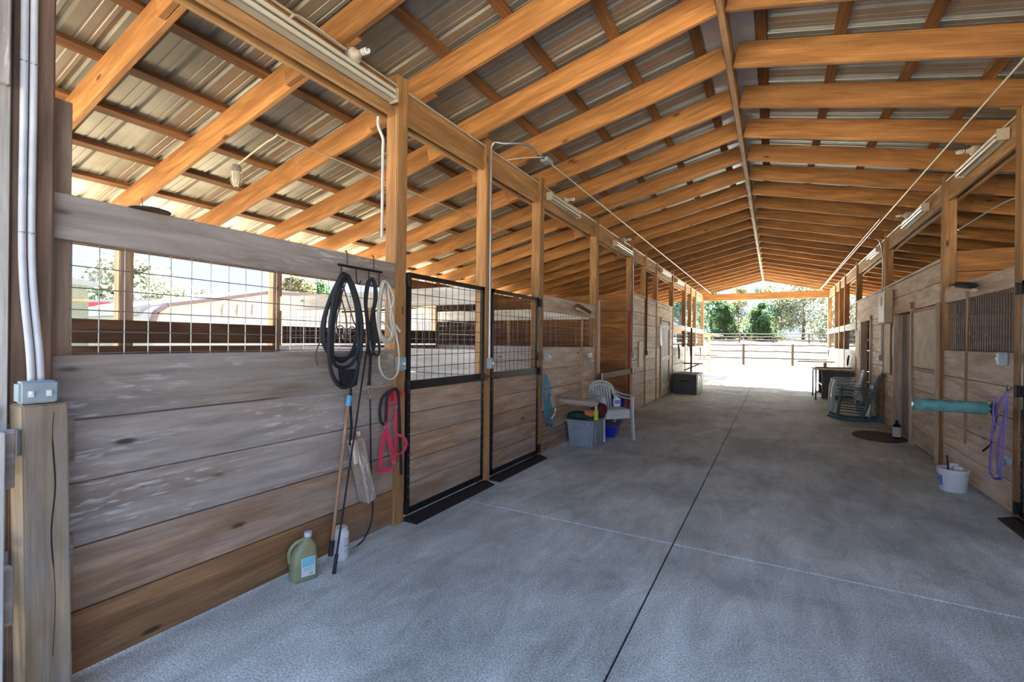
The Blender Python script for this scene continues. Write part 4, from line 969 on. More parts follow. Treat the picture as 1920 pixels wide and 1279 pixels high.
def plastic_chair(label, loc, rz, group):
    t = thing('plastic_chair', label, 'chair', loc, rz, group)      # local: faces +X
    mt = M['chair_white']
    bm = bmesh.new()
    V = [[bm.verts.new((x, y*(0.44-0.03*(x < -0.1)), 0.425+0.012*cos(x*6)-0.02*(x < -0.15))) for y in (-0.5, -0.25, 0, 0.25, 0.5)] for x in (-0.20, -0.1, 0.0, 0.12, 0.22, 0.245)]
    for v in V[-1]: v.co.z -= 0.035
    for a, b in zip(V, V[1:]):
        for k in range(4): bm.faces.new((a[k], b[k], b[k+1], a[k+1]))
    bmesh.ops.recalc_face_normals(bm, faces=bm.faces[:]); bmesh.ops.solidify(bm, geom=bm.faces[:], thickness=0.018); smooth_by_angle(bm_obj('seat', bm, mt, t), 50)
    bm = bmesh.new(); abox(bm, (0.235, 0, 0.37), (0.012, 0.44, 0.05)); bm_obj('seat_apron', bm, mt, t)
    # back: arched rim and slats
    arch = [(-0.20, -0.235, 0.44), (-0.25, -0.245, 0.60), (-0.30, -0.20, 0.76), (-0.32, -0.10, 0.825), (-0.325, 0, 0.84), (-0.32, 0.10, 0.825), (-0.30, 0.20, 0.76), (-0.25, 0.245, 0.60), (-0.20, 0.235, 0.44)]
    tube_obj('back_rim', t, spline(arch, 5), 0.019, mt, 8)
    for y in (-0.15, -0.10, -0.05, 0.0, 0.05, 0.10, 0.15):
        zt = 0.83-1.6*y*y-0.01
        tube_obj('back_slat', t, spline([(-0.195, y*0.9, 0.43), (-0.26, y, 0.62), (-0.315, y, zt)], 4), 0.01, mt, flat=(0.026, 0.008, (0, 1, 0)))
    for s in (-1, 1):
        arm = [(-0.285, s*0.215, 0.70), (-0.18, s*0.265, 0.655), (0.0, s*0.28, 0.64), (0.17, s*0.28, 0.645), (0.235, s*0.275, 0.62)]
        tube_obj('armrest', t, spline(arm, 5), 0.01, mt, flat=(0.048, 0.016, (0, 1, 0.02)))
        tube_obj('leg', t, spline([(0.232, s*0.272, 0.63), (0.242, s*0.262, 0.42), (0.27, s*0.27, 0.0)], 4), 0.01, mt, flat=(0.05, 0.03, (1, 0, 0.2)))
        tube_obj('leg', t, spline([(-0.20, s*0.22, 0.43), (-0.25, s*0.235, 0.2), (-0.30, s*0.25, 0.0)], 4), 0.01, mt, flat=(0.05, 0.03, (1, 0, 0.2)))
    return t
def copy_tree(o, parent=None):
    c = o.copy(); COL.objects.link(c)
    if parent: c.parent = parent
    for ch in list(o.children): copy_tree(ch, c)
    return c
pc = plastic_chair('white plastic garden chair beside the grey tote, lower of two stacked', (-2.31, 7.44, 0), R_(-42), 'stacked white chairs on the left')
c2 = copy_tree(pc); c2.location = (-2.315, 7.45, 0.055); c2['label'] = 'white plastic garden chair with slatted back, upper of two stacked beside the tote'
t = thing('spray_bottle', 'small white bottle with a blue label on the seat of the white plastic chair', 'bottle', (-2.23, 7.54, 0.50), R_(-50))
bm = bmesh.new(); abox(bm, (0, 0, 0.07), (0.06, 0.12, 0.14)); bmesh.ops.bevel(bm, geom=bm.edges[:], offset=0.015, segments=2, affect='EDGES'); bm_obj('bottle_body', bm, M['white'], t)
bm = bmesh.new(); abox(bm, (0.031, 0, 0.08), (0.002, 0.09, 0.06)); bm_obj('label_print', bm, M['label_blue2'], t)
lathe_obj('cap', t, [(0, 0.138), (0.02, 0.138), (0.02, 0.16), (0, 0.162)], M['white'], 12)
t = thing('spray_bottle', 'second pale bottle at the back of the white plastic chair seat', 'bottle', (-2.40, 7.42, 0.50)); lathe_obj('bottle_body', t, [(0, 0), (0.035, 0), (0.037, 0.12), (0.015, 0.16), (0.012, 0.20), (0, 0.2)], M['chair_white'], 14)
t = thing('plastic_bin', 'low open royal blue plastic bin under the white chair', 'bin', (-2.44, 7.66, 0), R_(8))
bm = bmesh.new(); frustum(bm, 0, 0.20, 0.34, 0.46, 0.42, 0.56)
top = max(bm.faces, key=lambda f: f.calc_center_median().z); r = bmesh.ops.inset_individual(bm, faces=[top], thickness=0.02); r = bmesh.ops.extrude_face_region(bm, geom=[top]); vs = [v for v in r['geom'] if isinstance(v, bmesh.types.BMVert)]; bmesh.ops.translate(bm, vec=(0, 0, -0.17), verts=vs); bmesh.ops.scale(bm, vec=(0.82, 0.84, 1), verts=vs)
bmesh.ops.delete(bm, geom=[top], context='FACES') if top.is_valid and False else None
bm_obj('bin_body', bm, M['blue'], t)
bm = bmesh.new(); 
for sx in (-1, 1): abox(bm, (sx*0.215, 0, 0.195), (0.02, 0.58, 0.022))
for sy in (-1, 1): abox(bm, (0, sy*0.285, 0.195), (0.43, 0.02, 0.022))
bm_obj('rim', bm, M['blue'], t)
t = thing('trash_bin', 'dark blue bucket at the foot of the orange cross wall', 'bucket', (-2.93, 9.95, 0)); lathe_obj('bucket_body', t, [(0, 0), (0.13, 0), (0.16, 0.38), (0.165, 0.39), (0.15, 0.39), (0.12, 0.03), (0, 0.03)], M['blue'], 20); lathe_obj('rim', t, [(0.162, 0.37), (0.172, 0.37), (0.172, 0.39), (0.162, 0.39)], M['blue'], 20)
# stall guard bar across the open bay
t = thing('guard_bar', 'dark flat bar across the open bay on the left', 'bar', (XL+0.02, 8.12, 0.93))
stick('bar_body', t, (0, 0.0, 0), (0, 2.20, 0.0), 0.03, 0.11, M['darkY'], 0.003)
for y in (0.03, 2.17): bm = bmesh.new(); abox(bm, (0.02, y, 0), (0.03, 0.05, 0.13)); bm_obj('bracket', bm, M['wire_dark'], t)
# push broom hung upside down on the second left panel and on the right wall
def hung_broom(label, base, s, L, headmat, hl=0.36, tilt=0.0, group=None, mat='broomwood'):
    t = thing('push_broom', label, 'broom', base, 0, group)
    tube_obj('handle', t, [(0, 0, 0), (0, tilt, L)], 0.0125, M[mat], 10)
    bm = bmesh.new(); abox(bm, (s*0.015, tilt, L+0.02), (0.06, hl, 0.035), Matrix.Rotation(R_(-8)*s, 3, 'X')); bmesh.ops.bevel(bm, geom=bm.edges[:], offset=0.01, segments=2, affect='EDGES'); bm_obj('head_block', bm, M['ply'], t)
    bm = bmesh.new(); abox(bm, (s*0.02, tilt, L+0.065), (0.085, hl+0.03, 0.06), Matrix.Rotation(R_(-8)*s, 3, 'X')); bmesh.ops.bevel(bm, geom=bm.edges[:], offset=0.02, segments=2, affect='EDGES'); bm_obj('bristles', bm, M[headmat], t)
    return t
b1 = PL(1090, 765, .05); hung_broom('brown push broom hung head up on the second left stall panel', b1, 1, 2.02-b1.z, 'brownbristle', 0.55, 0.0, None, 'greyZ' if False else 'postZ')
b2 = PR(1809, 832, .06); hung_broom('black bristled push broom hung head up on the right stall front', b2, -1, 2.16-b2.z, 'bristle', 0.52, -0.03)
outlet('small metal latch box right of the brown broom', XL, 1, 7.55, 1.33, 'galv', 0.10, 0.07)
A = PL(1233, 620, .02); t = hung('towel', 'white towel hanging beside the pale panel door', 'towel', (XL+0.02, 13.2, 1.95))
bm = bmesh.new(); V = [(0, -0.03, 0.12), (0, 0.03, 0.12), (0.01, 0.12, -0.1), (0.02, 0.14, -0.42), (0.01, 0.05, -0.5), (0.02, -0.05, -0.44), (0.01, -0.12, -0.38), (0, -0.08, -0.05)]
f = bm.faces.new([bm.verts.new(v) for v in V]); r = bmesh.ops.extrude_face_region(bm, geom=[f]); bmesh.ops.translate(bm, vec=(0.025, 0, 0), verts=[v for v in r['geom'] if isinstance(v, bmesh.types.BMVert)]); bmesh.ops.recalc_face_normals(bm, faces=bm.faces[:]); bm_obj('cloth', bm, M['white'], t)
tube_obj('nail', t, [(-0.02, 0, 0.13), (0.04, 0, 0.14)], 0.004, M['steel'], 6)

# ------------------------------------------------------------------ right side things
def PRp(x, y, d=.05): return PR(x, y, d)
# padded rail
A = Vector((XR-0.0, 6.42, 0.93))
t = hung('padded_rail', 'horizontal blue-green foam padded rail sticking out from the right stall front', 'rail', A)
tube_obj('foam_pad', t, spline([(-0.03, 0.02, 0.0), (-0.3, 0.03, 0.0), (-0.55, 0.04, 0.0), (-0.60, 0.04, 0)], 4), 0.062, M['foam'], 16)
tube_obj('steel_pipe', t, [(0.0, 0.0, 0), (-0.61, 0.04, 0)], 0.028, M['galv'], 12)
tube_obj('snap_chain', t, spline([(-0.02, 0, 0.09), (-0.06, -0.02, 0.12), (-0.02, -0.12, 0.12)], 4), 0.006, M['galv'], 6)
bm = bmesh.new(); abox(bm, (-0.008, 0, 0), (0.016, 0.14, 0.14)); bm_obj('wall_flange', bm, M['wire_dark'], t)
A = PRp(1885, 740)
t = hung('halter', 'purple halter and lead rope hanging on the right stall front', 'halter', A)
for pts, w in (([(1885, 738, .05), (1872, 760, .06), (1862, 800, .06), (1858, 845, .05), (1856, 885, .05)], .045), ([(1885, 738, .07), (1888, 765, .07), (1876, 810, .07), (1870, 850, .06), (1872, 890, .05)], .045), ([(1866, 745, .08), (1862, 770, .08), (1866, 795, .07), (1880, 790, .07), (1888, 760, .07)], .026), ([(1885, 745, .09), (1884, 790, .08), (1880, 850, .07), (1874, 895, .06)], .026)):
    tube_obj('strap', t, spline(rel([PRp(*p) for p in pts], A), 5), 0.01, M['purple'], flat=(w, 0.007, (0, 1, 0)))
tube_obj('blue_noseband', t, spline(rel([PRp(1855, 888, .06), PRp(1864, 896, .07), (PRp(1875, 897, .06))], A), 5), 0.014, M['blue'], 8)
tube_obj('black_strap', t, spline(rel([PRp(1870, 780, .04), PRp(1862, 815, .05), PRp(1858, 832, .06), PRp(1843, 846, .07)], A), 5), [0.005]*12+[0.010]*4, M['rope_black'], 6)
for x, y, R in ((1890, 728, .024), (1884, 772, .02), (1872, 852, .02), (1881, 868, .022)): bm = bmesh.new(); torus(bm, PRp(x, y, .06)-A, R, 0.005, 'X', 14, 6); bm_obj('ring', bm, M['steel'], t)
tube_obj('hook', t, spline(rel([PRp(1889, 722, .0), PRp(1889, 735, .05), PRp(1887, 728, .09)], A), 4), 0.006, M['steel'], 6)
t = thing('metal_pulley', 'grey metal clip hanging behind the purple halter', 'clip', PRp(1893, 865, .03)); bm = bmesh.new(); lathe(bm, [(0, 0), (0.045, 0), (0.045, 0.02), (0.015, 0.03), (0, 0.03)], 16); bm_obj('disc', bm, M['box'], t, (0, 0, 0), (0, -pi/2, 0)); bm = bmesh.new(); torus(bm, (-0.03, 0, 0), 0.018, 0.005, 'X', 12, 6); bm_obj('eye', bm, M['steel'], t)
# bucket
c = pix(1797, 925, 2, 0)
t = thing('feed_bucket', 'white plastic bucket with a blue printed side on the floor by the right stall', 'bucket', (c.x-0.02, c.y+0.1, 0), R_(-60))
lathe_obj('bucket_body', t, [(0, 0), (0.108, 0), (0.112, 0.006), (0.128, 0.19), (0.134, 0.19), (0.134, 0.205), (0.130, 0.205), (0.130, 0.225), (0.138, 0.227), (0.138, 0.238), (0.128, 0.238), (0.120, 0.23), (0.104, 0.012), (0, 0.012)], M['white'], 36)
bm = bmesh.new()
def curved_patch(bm, r0, r1, a0, a1, z0, z1, n=10):
    A_ = [bm.verts.new((r0*cos(a0+(a1-a0)*k/n), r0*sin(a0+(a1-a0)*k/n), z0)) for k in range(n+1)]; B_ = [bm.verts.new((r1*cos(a0+(a1-a0)*k/n), r1*sin(a0+(a1-a0)*k/n), z1)) for k in range(n+1)]
    for k in range(n): bm.faces.new((A_[k], A_[k+1], B_[k+1], B_[k]))
curved_patch(bm, 0.1175, 0.1265, R_(-150), R_(-85), 0.055, 0.165); bm_obj('printed_label', bm, M['label_blue2'], t)
bm = bmesh.new()
for z in (0.07, 0.085, 0.14): curved_patch(bm, 0.1182+0.009*(z-0.055)/0.11, 0.1190+0.009*(z-0.055)/0.11, R_(-140), R_(-100), z, z+0.007)
bm_obj('label_lettering', bm, M['white'], t)
tube_obj('bail_handle', t, spline([(0.132, 0, 0.21), (0.13, 0.06, 0.17), (0.09, 0.12, 0.12), (0, 0.15, 0.11), (-0.09, 0.12, 0.12), (-0.13, 0.06, 0.17), (-0.132, 0, 0.21)], 4), 0.003, M['steel'], 6)
bx, by = t.location.x, t.location.y
s_ = thing('hoof_knife', 'thin black rod standing in the white bucket', 'tool', (bx-0.03, by-0.03, 0.02)); tube_obj('shaft', s_, [(0, 0, 0), (-0.03, -0.01, 0.36)], 0.008, M['black'], 8); tube_obj('silver_tip', s_, [(-0.03, -0.01, 0.36), (-0.032, -0.01, 0.385)], 0.009, M['steel'], 8)
for i, (dx, dy, h, lb) in enumerate(((0.02, 0.0, 0.24, 'white trigger spray bottle standing in the white bucket, nearer the wall'), (0.045, -0.045, 0.22, 'white bottle in the white bucket beside the spray bottle'))):
    s_ = thing('spray_bottle', lb, 'bottle', (bx+dx, by+dy, 0.015)); lathe_obj('bottle_body', s_, [(0, 0), (0.028, 0), (0.03, h*0.7), (0.012, h*0.9), (0.012, h), (0, h)], M['white'], 14)
    bm = bmesh.new(); abox(bm, (-0.015, 0, h+0.02), (0.07, 0.022, 0.035)); abox(bm, (-0.04, 0, h), (0.012, 0.012, 0.04)); bm_obj('trigger_head', bm, M['whitepaper'], s_)
# mat and bottle by the right door
t = tag(bm_obj('door_mat', (lambda b: (lathe(b, [(0, 0), (0.36, 0), (0.37, 0.006), (0.36, 0.014), (0, 0.014)], 32, (0, 0, 0), 1.0, 1.45), b)[1])(bmesh.new()), M['mat'], None, (1.58, 9.95, 0.001)), 'dark oval mat on the floor before the recessed door', 'mat')
c = pix(1689, 812, 2, 0)
t = thing('spray_can', 'dark capped bottle with a white label on the oval mat', 'bottle', (1.80, 9.86, 0.015))
lathe_obj('bottle_body', t, [(0, 0), (0.055, 0), (0.057, 0.01), (0.057, 0.20), (0.04, 0.235), (0.02, 0.25), (0, 0.25)], M['rope_black'], 20)
lathe_obj('label_panel', t, [(0.0585, 0.03), (0.0585, 0.19)], M['whitepaper'], 20)
lathe_obj('cap', t, [(0, 0.25), (0.022, 0.25), (0.022, 0.285), (0.012, 0.30), (0, 0.30)], M['black'], 12)

def rocking_chair(label, loc, rz):
    t = thing('rocking_chair', label, 'chair', loc, rz); m = M['green']      # local: faces +X
    for s in (-1, 1):
        y = s*0.27
        tube_obj('rocker', t, spline([(-0.52, y, 0.10), (-0.3, y, 0.04), (0.0, y, 0.018), (0.25, y, 0.035), (0.42, y, 0.085)], 5), 0.01, m, flat=(0.045, 0.028, (0, 0, 1)))
        stick('front_leg', t, (0.26, y, 0.04), (0.19, y, 0.66), 0.042, 0.042, m, 0.006)
        stick('back_post', t, (-0.14, y, 0.03), (-0.52, y*0.96, 1.13), 0.045, 0.045, m, 0.006)
        stick('armrest', t, (0.26, s*0.29, 0.665), (-0.34, s*0.29, 0.625), 0.09, 0.022, m, 0.006)
        for z in (0.18, 0.29): stick('side_rung', t, (0.24, y, z), (-0.16-z*0.3, y, z-0.02), 0.022, 0.022, m, 0.004)
    for z, x in ((0.16, 0.245), (0.30, 0.228), (0.38, 0.215)): stick('front_rung', t, (x, -0.27, z), (x, 0.27, z), 0.025, 0.025, m, 0.004)
    for z in (0.25,): stick('back_rung', t, (-0.22, -0.27, z), (-0.22, 0.27, z), 0.025, 0.025, m, 0.004)
    for i in range(7): stick('seat_slat', t, (0.23-i*0.078, -0.27, 0.425-i*0.012), (0.23-i*0.078, 0.27, 0.425-i*0.012), 0.062, 0.016, m, 0.004)
    def bp(z): f = (z-0.03)/1.10; return -0.14-0.38*f
    for z in (0.46, 1.08): stick('back_rail', t, (bp(z), -0.27, z), (bp(z), 0.27, z), 0.03, 0.08, m, 0.005)
    for i in range(6):
        y = -0.20+0.08*i; stick('back_slat', t, (bp(0.47), y, 0.47), (bp(1.07), y, 1.07), 0.045, 0.012, m, 0.003)
    return t
rocking_chair('green painted wooden rocking chair facing the aisle at the right wall', (1.46, 11.95, 0), R_(172))
pcs = 'stacked white chairs behind the rocking chair'
for i, lb in enumerate(('white plastic chair behind the green rocker, lowest of its stack', 'white plastic chair behind the green rocker, middle of its stack', 'white plastic chair behind the green rocker, topmost of its stack')):
    c_ = copy_tree(pc); c_.location = (1.42+0.02*i, 12.95+0.03*i, 0.07*i); c_.rotation_euler = (0, 0, R_(180)); c_['label'] = lb; c_['group'] = pcs
t = thing('leaning_panel', 'pale grey panel leaning behind the rocking chair at the right wall', 'panel', (1.80, 12.35, 0)); bm = bmesh.new(); abox(bm, (0, 0, 0.36), (0.03, 0.5, 0.72), Matrix.Rotation(R_(6), 3, 'Y')); bm_obj('panel_board', bm, M['tote'], t)
# work table and shelf on the right near the far end
t = thing('work_table', 'grey open-shelved cabinet with a pale top beyond the stacked chairs', 'cabinet', (1.48, 16.2, 0))
for x, y in ((-0.42, -0.55), (-0.42, 0.55)): stick('leg', t, (x, y, 0), (x, y, 0.84), 0.04, 0.04, M['wire_dark'], 0.004)
board_ = lambda n, a, m: bm_obj(n, (lambda b: (abox(b, a[0], a[1]), b)[1])(bmesh.new()), M[m], t)
board_('table_top', ((0, 0, 0.85), (0.94, 1.25, 0.03)), 'paleY'); board_('back_panel', ((0.38, 0, 0.42), (0.02, 1.15, 0.80)), 'tote')
board_('shelf', ((0.05, 0, 0.42), (0.66, 1.1, 0.02)), 'tote'); board_('shelf', ((0.05, 0, 0.10), (0.66, 1.1, 0.02)), 'tote'); board_('side_panel', ((0.05, -0.56, 0.43), (0.66, 0.02, 0.78)), 'trunk'); board_('side_panel', ((0.05, 0.56, 0.43), (0.66, 0.02, 0.78)), 'trunk')
for i, (x0, x1, y, z, lb) in enumerate(((0.70, 1.70, 17.75, 0.98, 'sunlit orange plank sticking out over the cabinet on the right, farther one'), (1.05, 1.9, 15.75, 0.885, 'sunlit orange plank lying on the cabinet on the right, nearer one'))):
    tag(board('loose_plank', None, x0, x1, y, y+0.14, z, z+0.04, M['pineX']), lb, 'plank', 'loose planks on the right')
t = thing('saddle_stand', 'plain wooden stand holding up the farther orange plank', 'stand', (1.45, 17.82, 0))
stick('post', t, (0, 0, 0), (0, 0, 0.975), 0.09, 0.09, M['brownX'], 0.004); stick('foot', t, (-0.25, 0, 0.03), (0.25, 0, 0.03), 0.09, 0.06, M['brownX'], 0.004)
# trunk on the left near the far end
t = thing('deck_box', 'large dark grey plastic deck box in front of the far left stalls', 'trunk', (-2.32, 15.55, 0))
bm = bmesh.new(); abox(bm, (0, 0, 0.27), (0.68, 1.35, 0.54)); bmesh.ops.bevel(bm, geom=bm.edges[:], offset=0.02, segments=2, affect='EDGES'); bm_obj('box_body', bm, M['trunk'], t)
bm = bmesh.new(); abox(bm, (0, 0, 0.575), (0.72, 1.40, 0.07)); bmesh.ops.bevel(bm, geom=bm.edges[:], offset=0.025, segments=2, affect='EDGES'); bm_obj('lid', bm, M['trunk'], t)
bm = bmesh.new(); abox(bm, (0, -0.68, 0.40), (0.26, 0.02, 0.035)); bm_obj('handle', bm, M['black'], t)
for y in (-0.4, 0.4): bm = bmesh.new(); abox(bm, (0.35, y, 0.5), (0.02, 0.10, 0.10)); bm_obj('latch', bm, M['galv'], t)
for y in (-0.5, 0, 0.5): bm = bmesh.new(); abox(bm, (0.342, y, 0.25), (0.012, 0.06, 0.42)); bm_obj('rib', bm, M['trunk'], t)
t = thing('saddle_post', 'thin dark pole standing behind the deck box', 'pole', (-2.35, 16.35, 0.0)); lathe_obj('pole', t, [(0, 0), (0.03, 0), (0.03, 2.05), (0, 2.05)], M['leather'], 10); bm = bmesh.new(); abox(bm, (0, 0, 0.01), (0.3, 0.3, 0.02)); bm_obj('base_plate', bm, M['wire_dark'], t)
t = thing('wall_shelf', 'dark flat shelf bracket low on the far left stall front', 'shelf', (XL+0.0, 17.3, 0.84)); stick('shelf_board', t, (0, 0.0, 0), (0.62, 0, 0), 0.28, 0.035, M['darkX'], 0.004); stick('brace', t, (0.02, 0, -0.25), (0.5, 0, -0.02), 0.04, 0.04, M['darkX'], 0.004)
for i, (x0, x1, y, z, lb) in enumerate(((XL+0.02, -1.88, 19.5, 1.06, 'reddish plank sticking out from the far left stalls, upper one'), (XL+0.02, -1.9, 20.6, 0.88, 'reddish plank sticking out from the far left stalls, lower one'))):
    tag(board('loose_plank', None, x0, x1, y, y+0.14, z, z+0.04, M['brownX']), lb, 'plank', 'planks on the far left stalls')
for i, (y, z, lb) in enumerate(((15.85, 1.5, 'dark halter bundle on the first far left stall front'), (18.3, 1.45, 'dark halter bundle on the second far left stall front'), (21.0, 1.4, 'dark halter bundle on the last far left stall front'))):
    t = hung('halter', lb, 'halter', (XL+0.03, y, z), 'halters on the far left stalls')
    for k in range(3): tube_obj('strap', t, spline([(0.03, 0, 0), (0.05, 0.06+0.03*k, -0.15), (0.06, 0.02, -0.38-0.04*k), (0.05, -0.07, -0.15)], 4, True), 0.016, M[('rope_black', 'leather', 'darkgreen')[k]], 6, True)
for i, (y, z, lb) in enumerate(((16.0, 1.25, 'dark halter bundle on the far right stall front, nearer'), (21.3, 1.38, 'dark halter bundle on the last right stall front'))):
    t = hung('halter', lb, 'halter', (XR-0.03, y, z), 'halters on the far right stalls')
    for k in range(3): tube_obj('strap', t, spline([(-0.03, 0, 0), (-0.05, 0.06+0.03*k, -0.12), (-0.06, 0.02, -0.2-0.04*k), (-0.05, -0.07, -0.12)], 4, True), 0.016, M['rope_black'], 6, True)

# ------------------------------------------------------------------ outdoors, far end
def rail_fence(name, label, y, x0, x1, posts, zs, rr, pr, zg=-0.05, mat='rust', group=None):
    t = thing(name, label, 'fence', ((x0+x1)/2, y, zg), 0, group); cx = (x0+x1)/2
    for x in posts: bm = bmesh.new(); lathe(bm, [(0, 0), (pr, 0), (pr*0.95, zs[-1]+0.10), (0, zs[-1]+0.12)], 8); bm_obj('fence_post', bm, M[mat], t, (x-cx, 0, 0))
    for z in zs:
        for a, b in zip(posts, posts[1:]):
            pts = [(a-cx+(b-a)*k/6, -pr*0.9, z+random.uniform(-0.03, 0.03)) for k in range(7)]
            tube_obj('rail', t, pts, rr, M[mat], 7)
rail_fence('rail_fence', 'weathered three-rail post fence across the far end of the yard', 39.5, -14, 14, [-14, -11.2, -8.3, -5.2, -1.95, 1.25, 4.4, 7.5, 10.7, 14], [0.52, 1.02, 1.50], 0.062, 0.095)
rail_fence('rail_fence', 'distant blue-grey rail fence before the trees', 88, -40, 24, [-40+5*i for i in range(14)], [0.5, 1.0, 1.5], 0.07, 0.12, terrain(0, 88), 'rust')
bm = bmesh.new(); random.seed(3)
for i in range(5200):
    x = random.uniform(-14, 9); y = 37.4+random.gauss(0, 0.8)+(0.2 if x > 0 else -0.9)
    if random.random() < 0.35: x = random.uniform(-9, -3.6); y = random.uniform(24.5, 37)
    if x > 2 and random.random() < 0.6: continue
    h = random.uniform(0.04, 0.16); a = random.uniform(0, pi); w = 0.012
    p = Vector((x, y, -0.045)); d = Vector((cos(a)*w, sin(a)*w, 0)); tp = Vector((random.uniform(-.05, .05), random.uniform(-.05, .05), h))
    bm.faces.new([bm.verts.new(p-d), bm.verts.new(p+d), bm.verts.new(p+tp)])
tag(bm_obj('grass', bm, M['turf']), 'patchy yellow-green grass along the yard fence', 'grass', None, 'stuff')
bm = bmesh.new()
V = [(-14, 36.4), (-6, 35.6), (-3, 36.2), (1, 37.3), (6, 37.8), (14, 38.0), (14, 39.2), (6, 39.0), (0, 38.6), (-6, 38.6), (-14, 39)]
bm.faces.new([bm.verts.new((x, y, -0.035)) for x, y in V]); r = bmesh.ops.extrude_face_region(bm, geom=bm.faces[:]); bmesh.ops.translate(bm, vec=(0, 0, -0.03), verts=[v for v in r['geom'] if isinstance(v, bmesh.types.BMVert)])
tag(bm_obj('turf_strip', bm, M['turf']), 'strip of sparse turf below the yard fence', None, None, 'structure')

def tree(name, label, x, y, h, w, leafm, n, crown0=0.15, shape='round', ls=0.35, seed=0, zg=None, group=None, trunks=1):
    h *= 0.8; rnd = random.Random(seed); zg = terrain(x, y)-0.05 if zg is None else zg
    t = thing(name, label, 'tree', (x, y, zg), 0, group)
    bm = bmesh.new()
    tube(bm, [(0, 0, 0), (0.05*h*0.2, 0, h*0.3), (0, 0, h*0.75)], [w*0.026, w*0.02, w*0.008], 7)
    for k in range(9):
        a = rnd.uniform(0, 2*pi); z0 = h*rnd.uniform(0.2, 0.6); r_ = w*rnd.uniform(0.25, 0.42)
        tube(bm, [(0, 0, z0), (r_*0.5*cos(a), r_*0.5*sin(a), z0+h*0.1), (r_*cos(a), r_*sin(a), z0+h*0.22)], [w*0.010, w*0.007, w*0.003], 5)
    bm_obj('trunk', bm, M['bark'], t)
    verts = []; faces = []
    clumps = []
    for k in range(26):
        f = rnd.random()**0.8 if shape != 'cone' else rnd.random()**1.4
        z = h*(crown0+(1-crown0)*f); rr = {'round': sqrt(max(0.05, 1-(2*f-0.85)**2*0.75)), 'cone': 1-0.85*f, 'column': 0.8-0.3*abs(f-0.4)}[shape]*w/2
        a = rnd.uniform(0, 2*pi); q = sqrt(rnd.random()); clumps.append((Vector((rr*q*cos(a)*0.85, rr*q*sin(a)*0.85, z)), rr*rnd.uniform(0.28, 0.5)+0.05*w))
    for i in range(n):
        c, cr = rnd.choice(clumps); v = Vector((rnd.gauss(0, 1), rnd.gauss(0, 1), rnd.gauss(0, 0.8))); v.normalize()
        p = c+v*cr*(rnd.random()**0.4)
        if p.z < h*crown0*0.5: continue
        s_ = ls*rnd.uniform(0.5, 1.2); a_ = Vector((rnd.gauss(0, 1), rnd.gauss(0, 1), rnd.gauss(0, 1))).normalized(); b2 = a_.orthogonal().normalized(); i0 = len(verts)
        verts += [p-a_*s_, p+b2*s_*0.5, p+a_*s_, p-b2*s_*0.5]; faces.append((i0, i0+1, i0+2, i0+3))
    me = bpy.data.meshes.new('foliage'); me.from_pydata([tuple(v) for v in verts], [], faces); me.materials.append(M[leafm]); o = mesh_obj('foliage', me, t); o['kind'] = 'stuff'
    return t
def at_Y(px, Y): return pix(px, 640, 1, Y).x
gt_ = 'trees behind the far fence'
tree('evergreen_tree', 'dark green tree at the left of the far opening', at_Y(1332, 104), 104, 12.5, 10, 'leaf_dark', 6500, 0.0, 'round', 0.28, 1, group=gt_)
tree('evergreen_tree', 'dark green tree just right of the leftmost one in the far opening', at_Y(1358, 100), 100, 8.0, 6, 'leaf_dark', 3000, 0.0, 'cone', 0.25, 2, group=gt_)
tree('olive_tree', 'tall thin olive-coloured tree in the left half of the far opening', at_Y(1383, 108), 108, 13.0, 5.2, 'leaf_olive', 3400, 0.12, 'column', 0.22, 3, group=gt_)
tree('evergreen_tree', 'low broad dark green bushy tree in the middle of the far opening', at_Y(1424, 98), 98, 8.6, 8, 'leaf_dark', 6500, 0.0, 'cone', 0.26, 4, group=gt_)
tree('broadleaf_tree', 'tall dark teal tree behind the broad bushy one', at_Y(1432, 122), 122, 14.5, 6, 'leaf_teal', 3500, 0.2, 'column', 0.28, 5, group=gt_)
tree('broadleaf_tree', 'small dark tree with a visible trunk right of the middle', at_Y(1463, 108), 108, 12.5, 7, 'leaf_teal', 3000, 0.25, 'round', 0.26, 6, group=gt_)
tree('olive_tree', 'yellow-green tree between the dark bushy tree and the large pale one', at_Y(1450, 114), 114, 14.0, 7, 'leaf_olive', 3500, 0.2, 'round', 0.24, 8, group=gt_)
tree('broadleaf_tree', 'large pale grey-green tree filling the right half of the far opening', at_Y(1506, 106), 106, 15.0, 13, 'leaf_pale', 9500, 0.06, 'round', 0.24, 7, group=gt_)
tree('broadleaf_tree', 'teal green tree at the right edge of the far opening', at_Y(1548, 112), 112, 11.5, 8, 'leaf_teal', 4000, 0.0, 'round', 0.28, 9, group=gt_)
tree('broadleaf_tree', 'teal green tree seen between the far left posts', at_Y(1275, 90), 90, 15, 12, 'leaf_teal', 4500, 0.0, 'round', 0.32, 10, group=gt_)
tree('broadleaf_tree', 'pale tree seen beyond the far right posts', at_Y(1590, 95), 95, 14, 12, 'leaf_pale', 4500, 0.0, 'round', 0.3, 14, group=gt_)
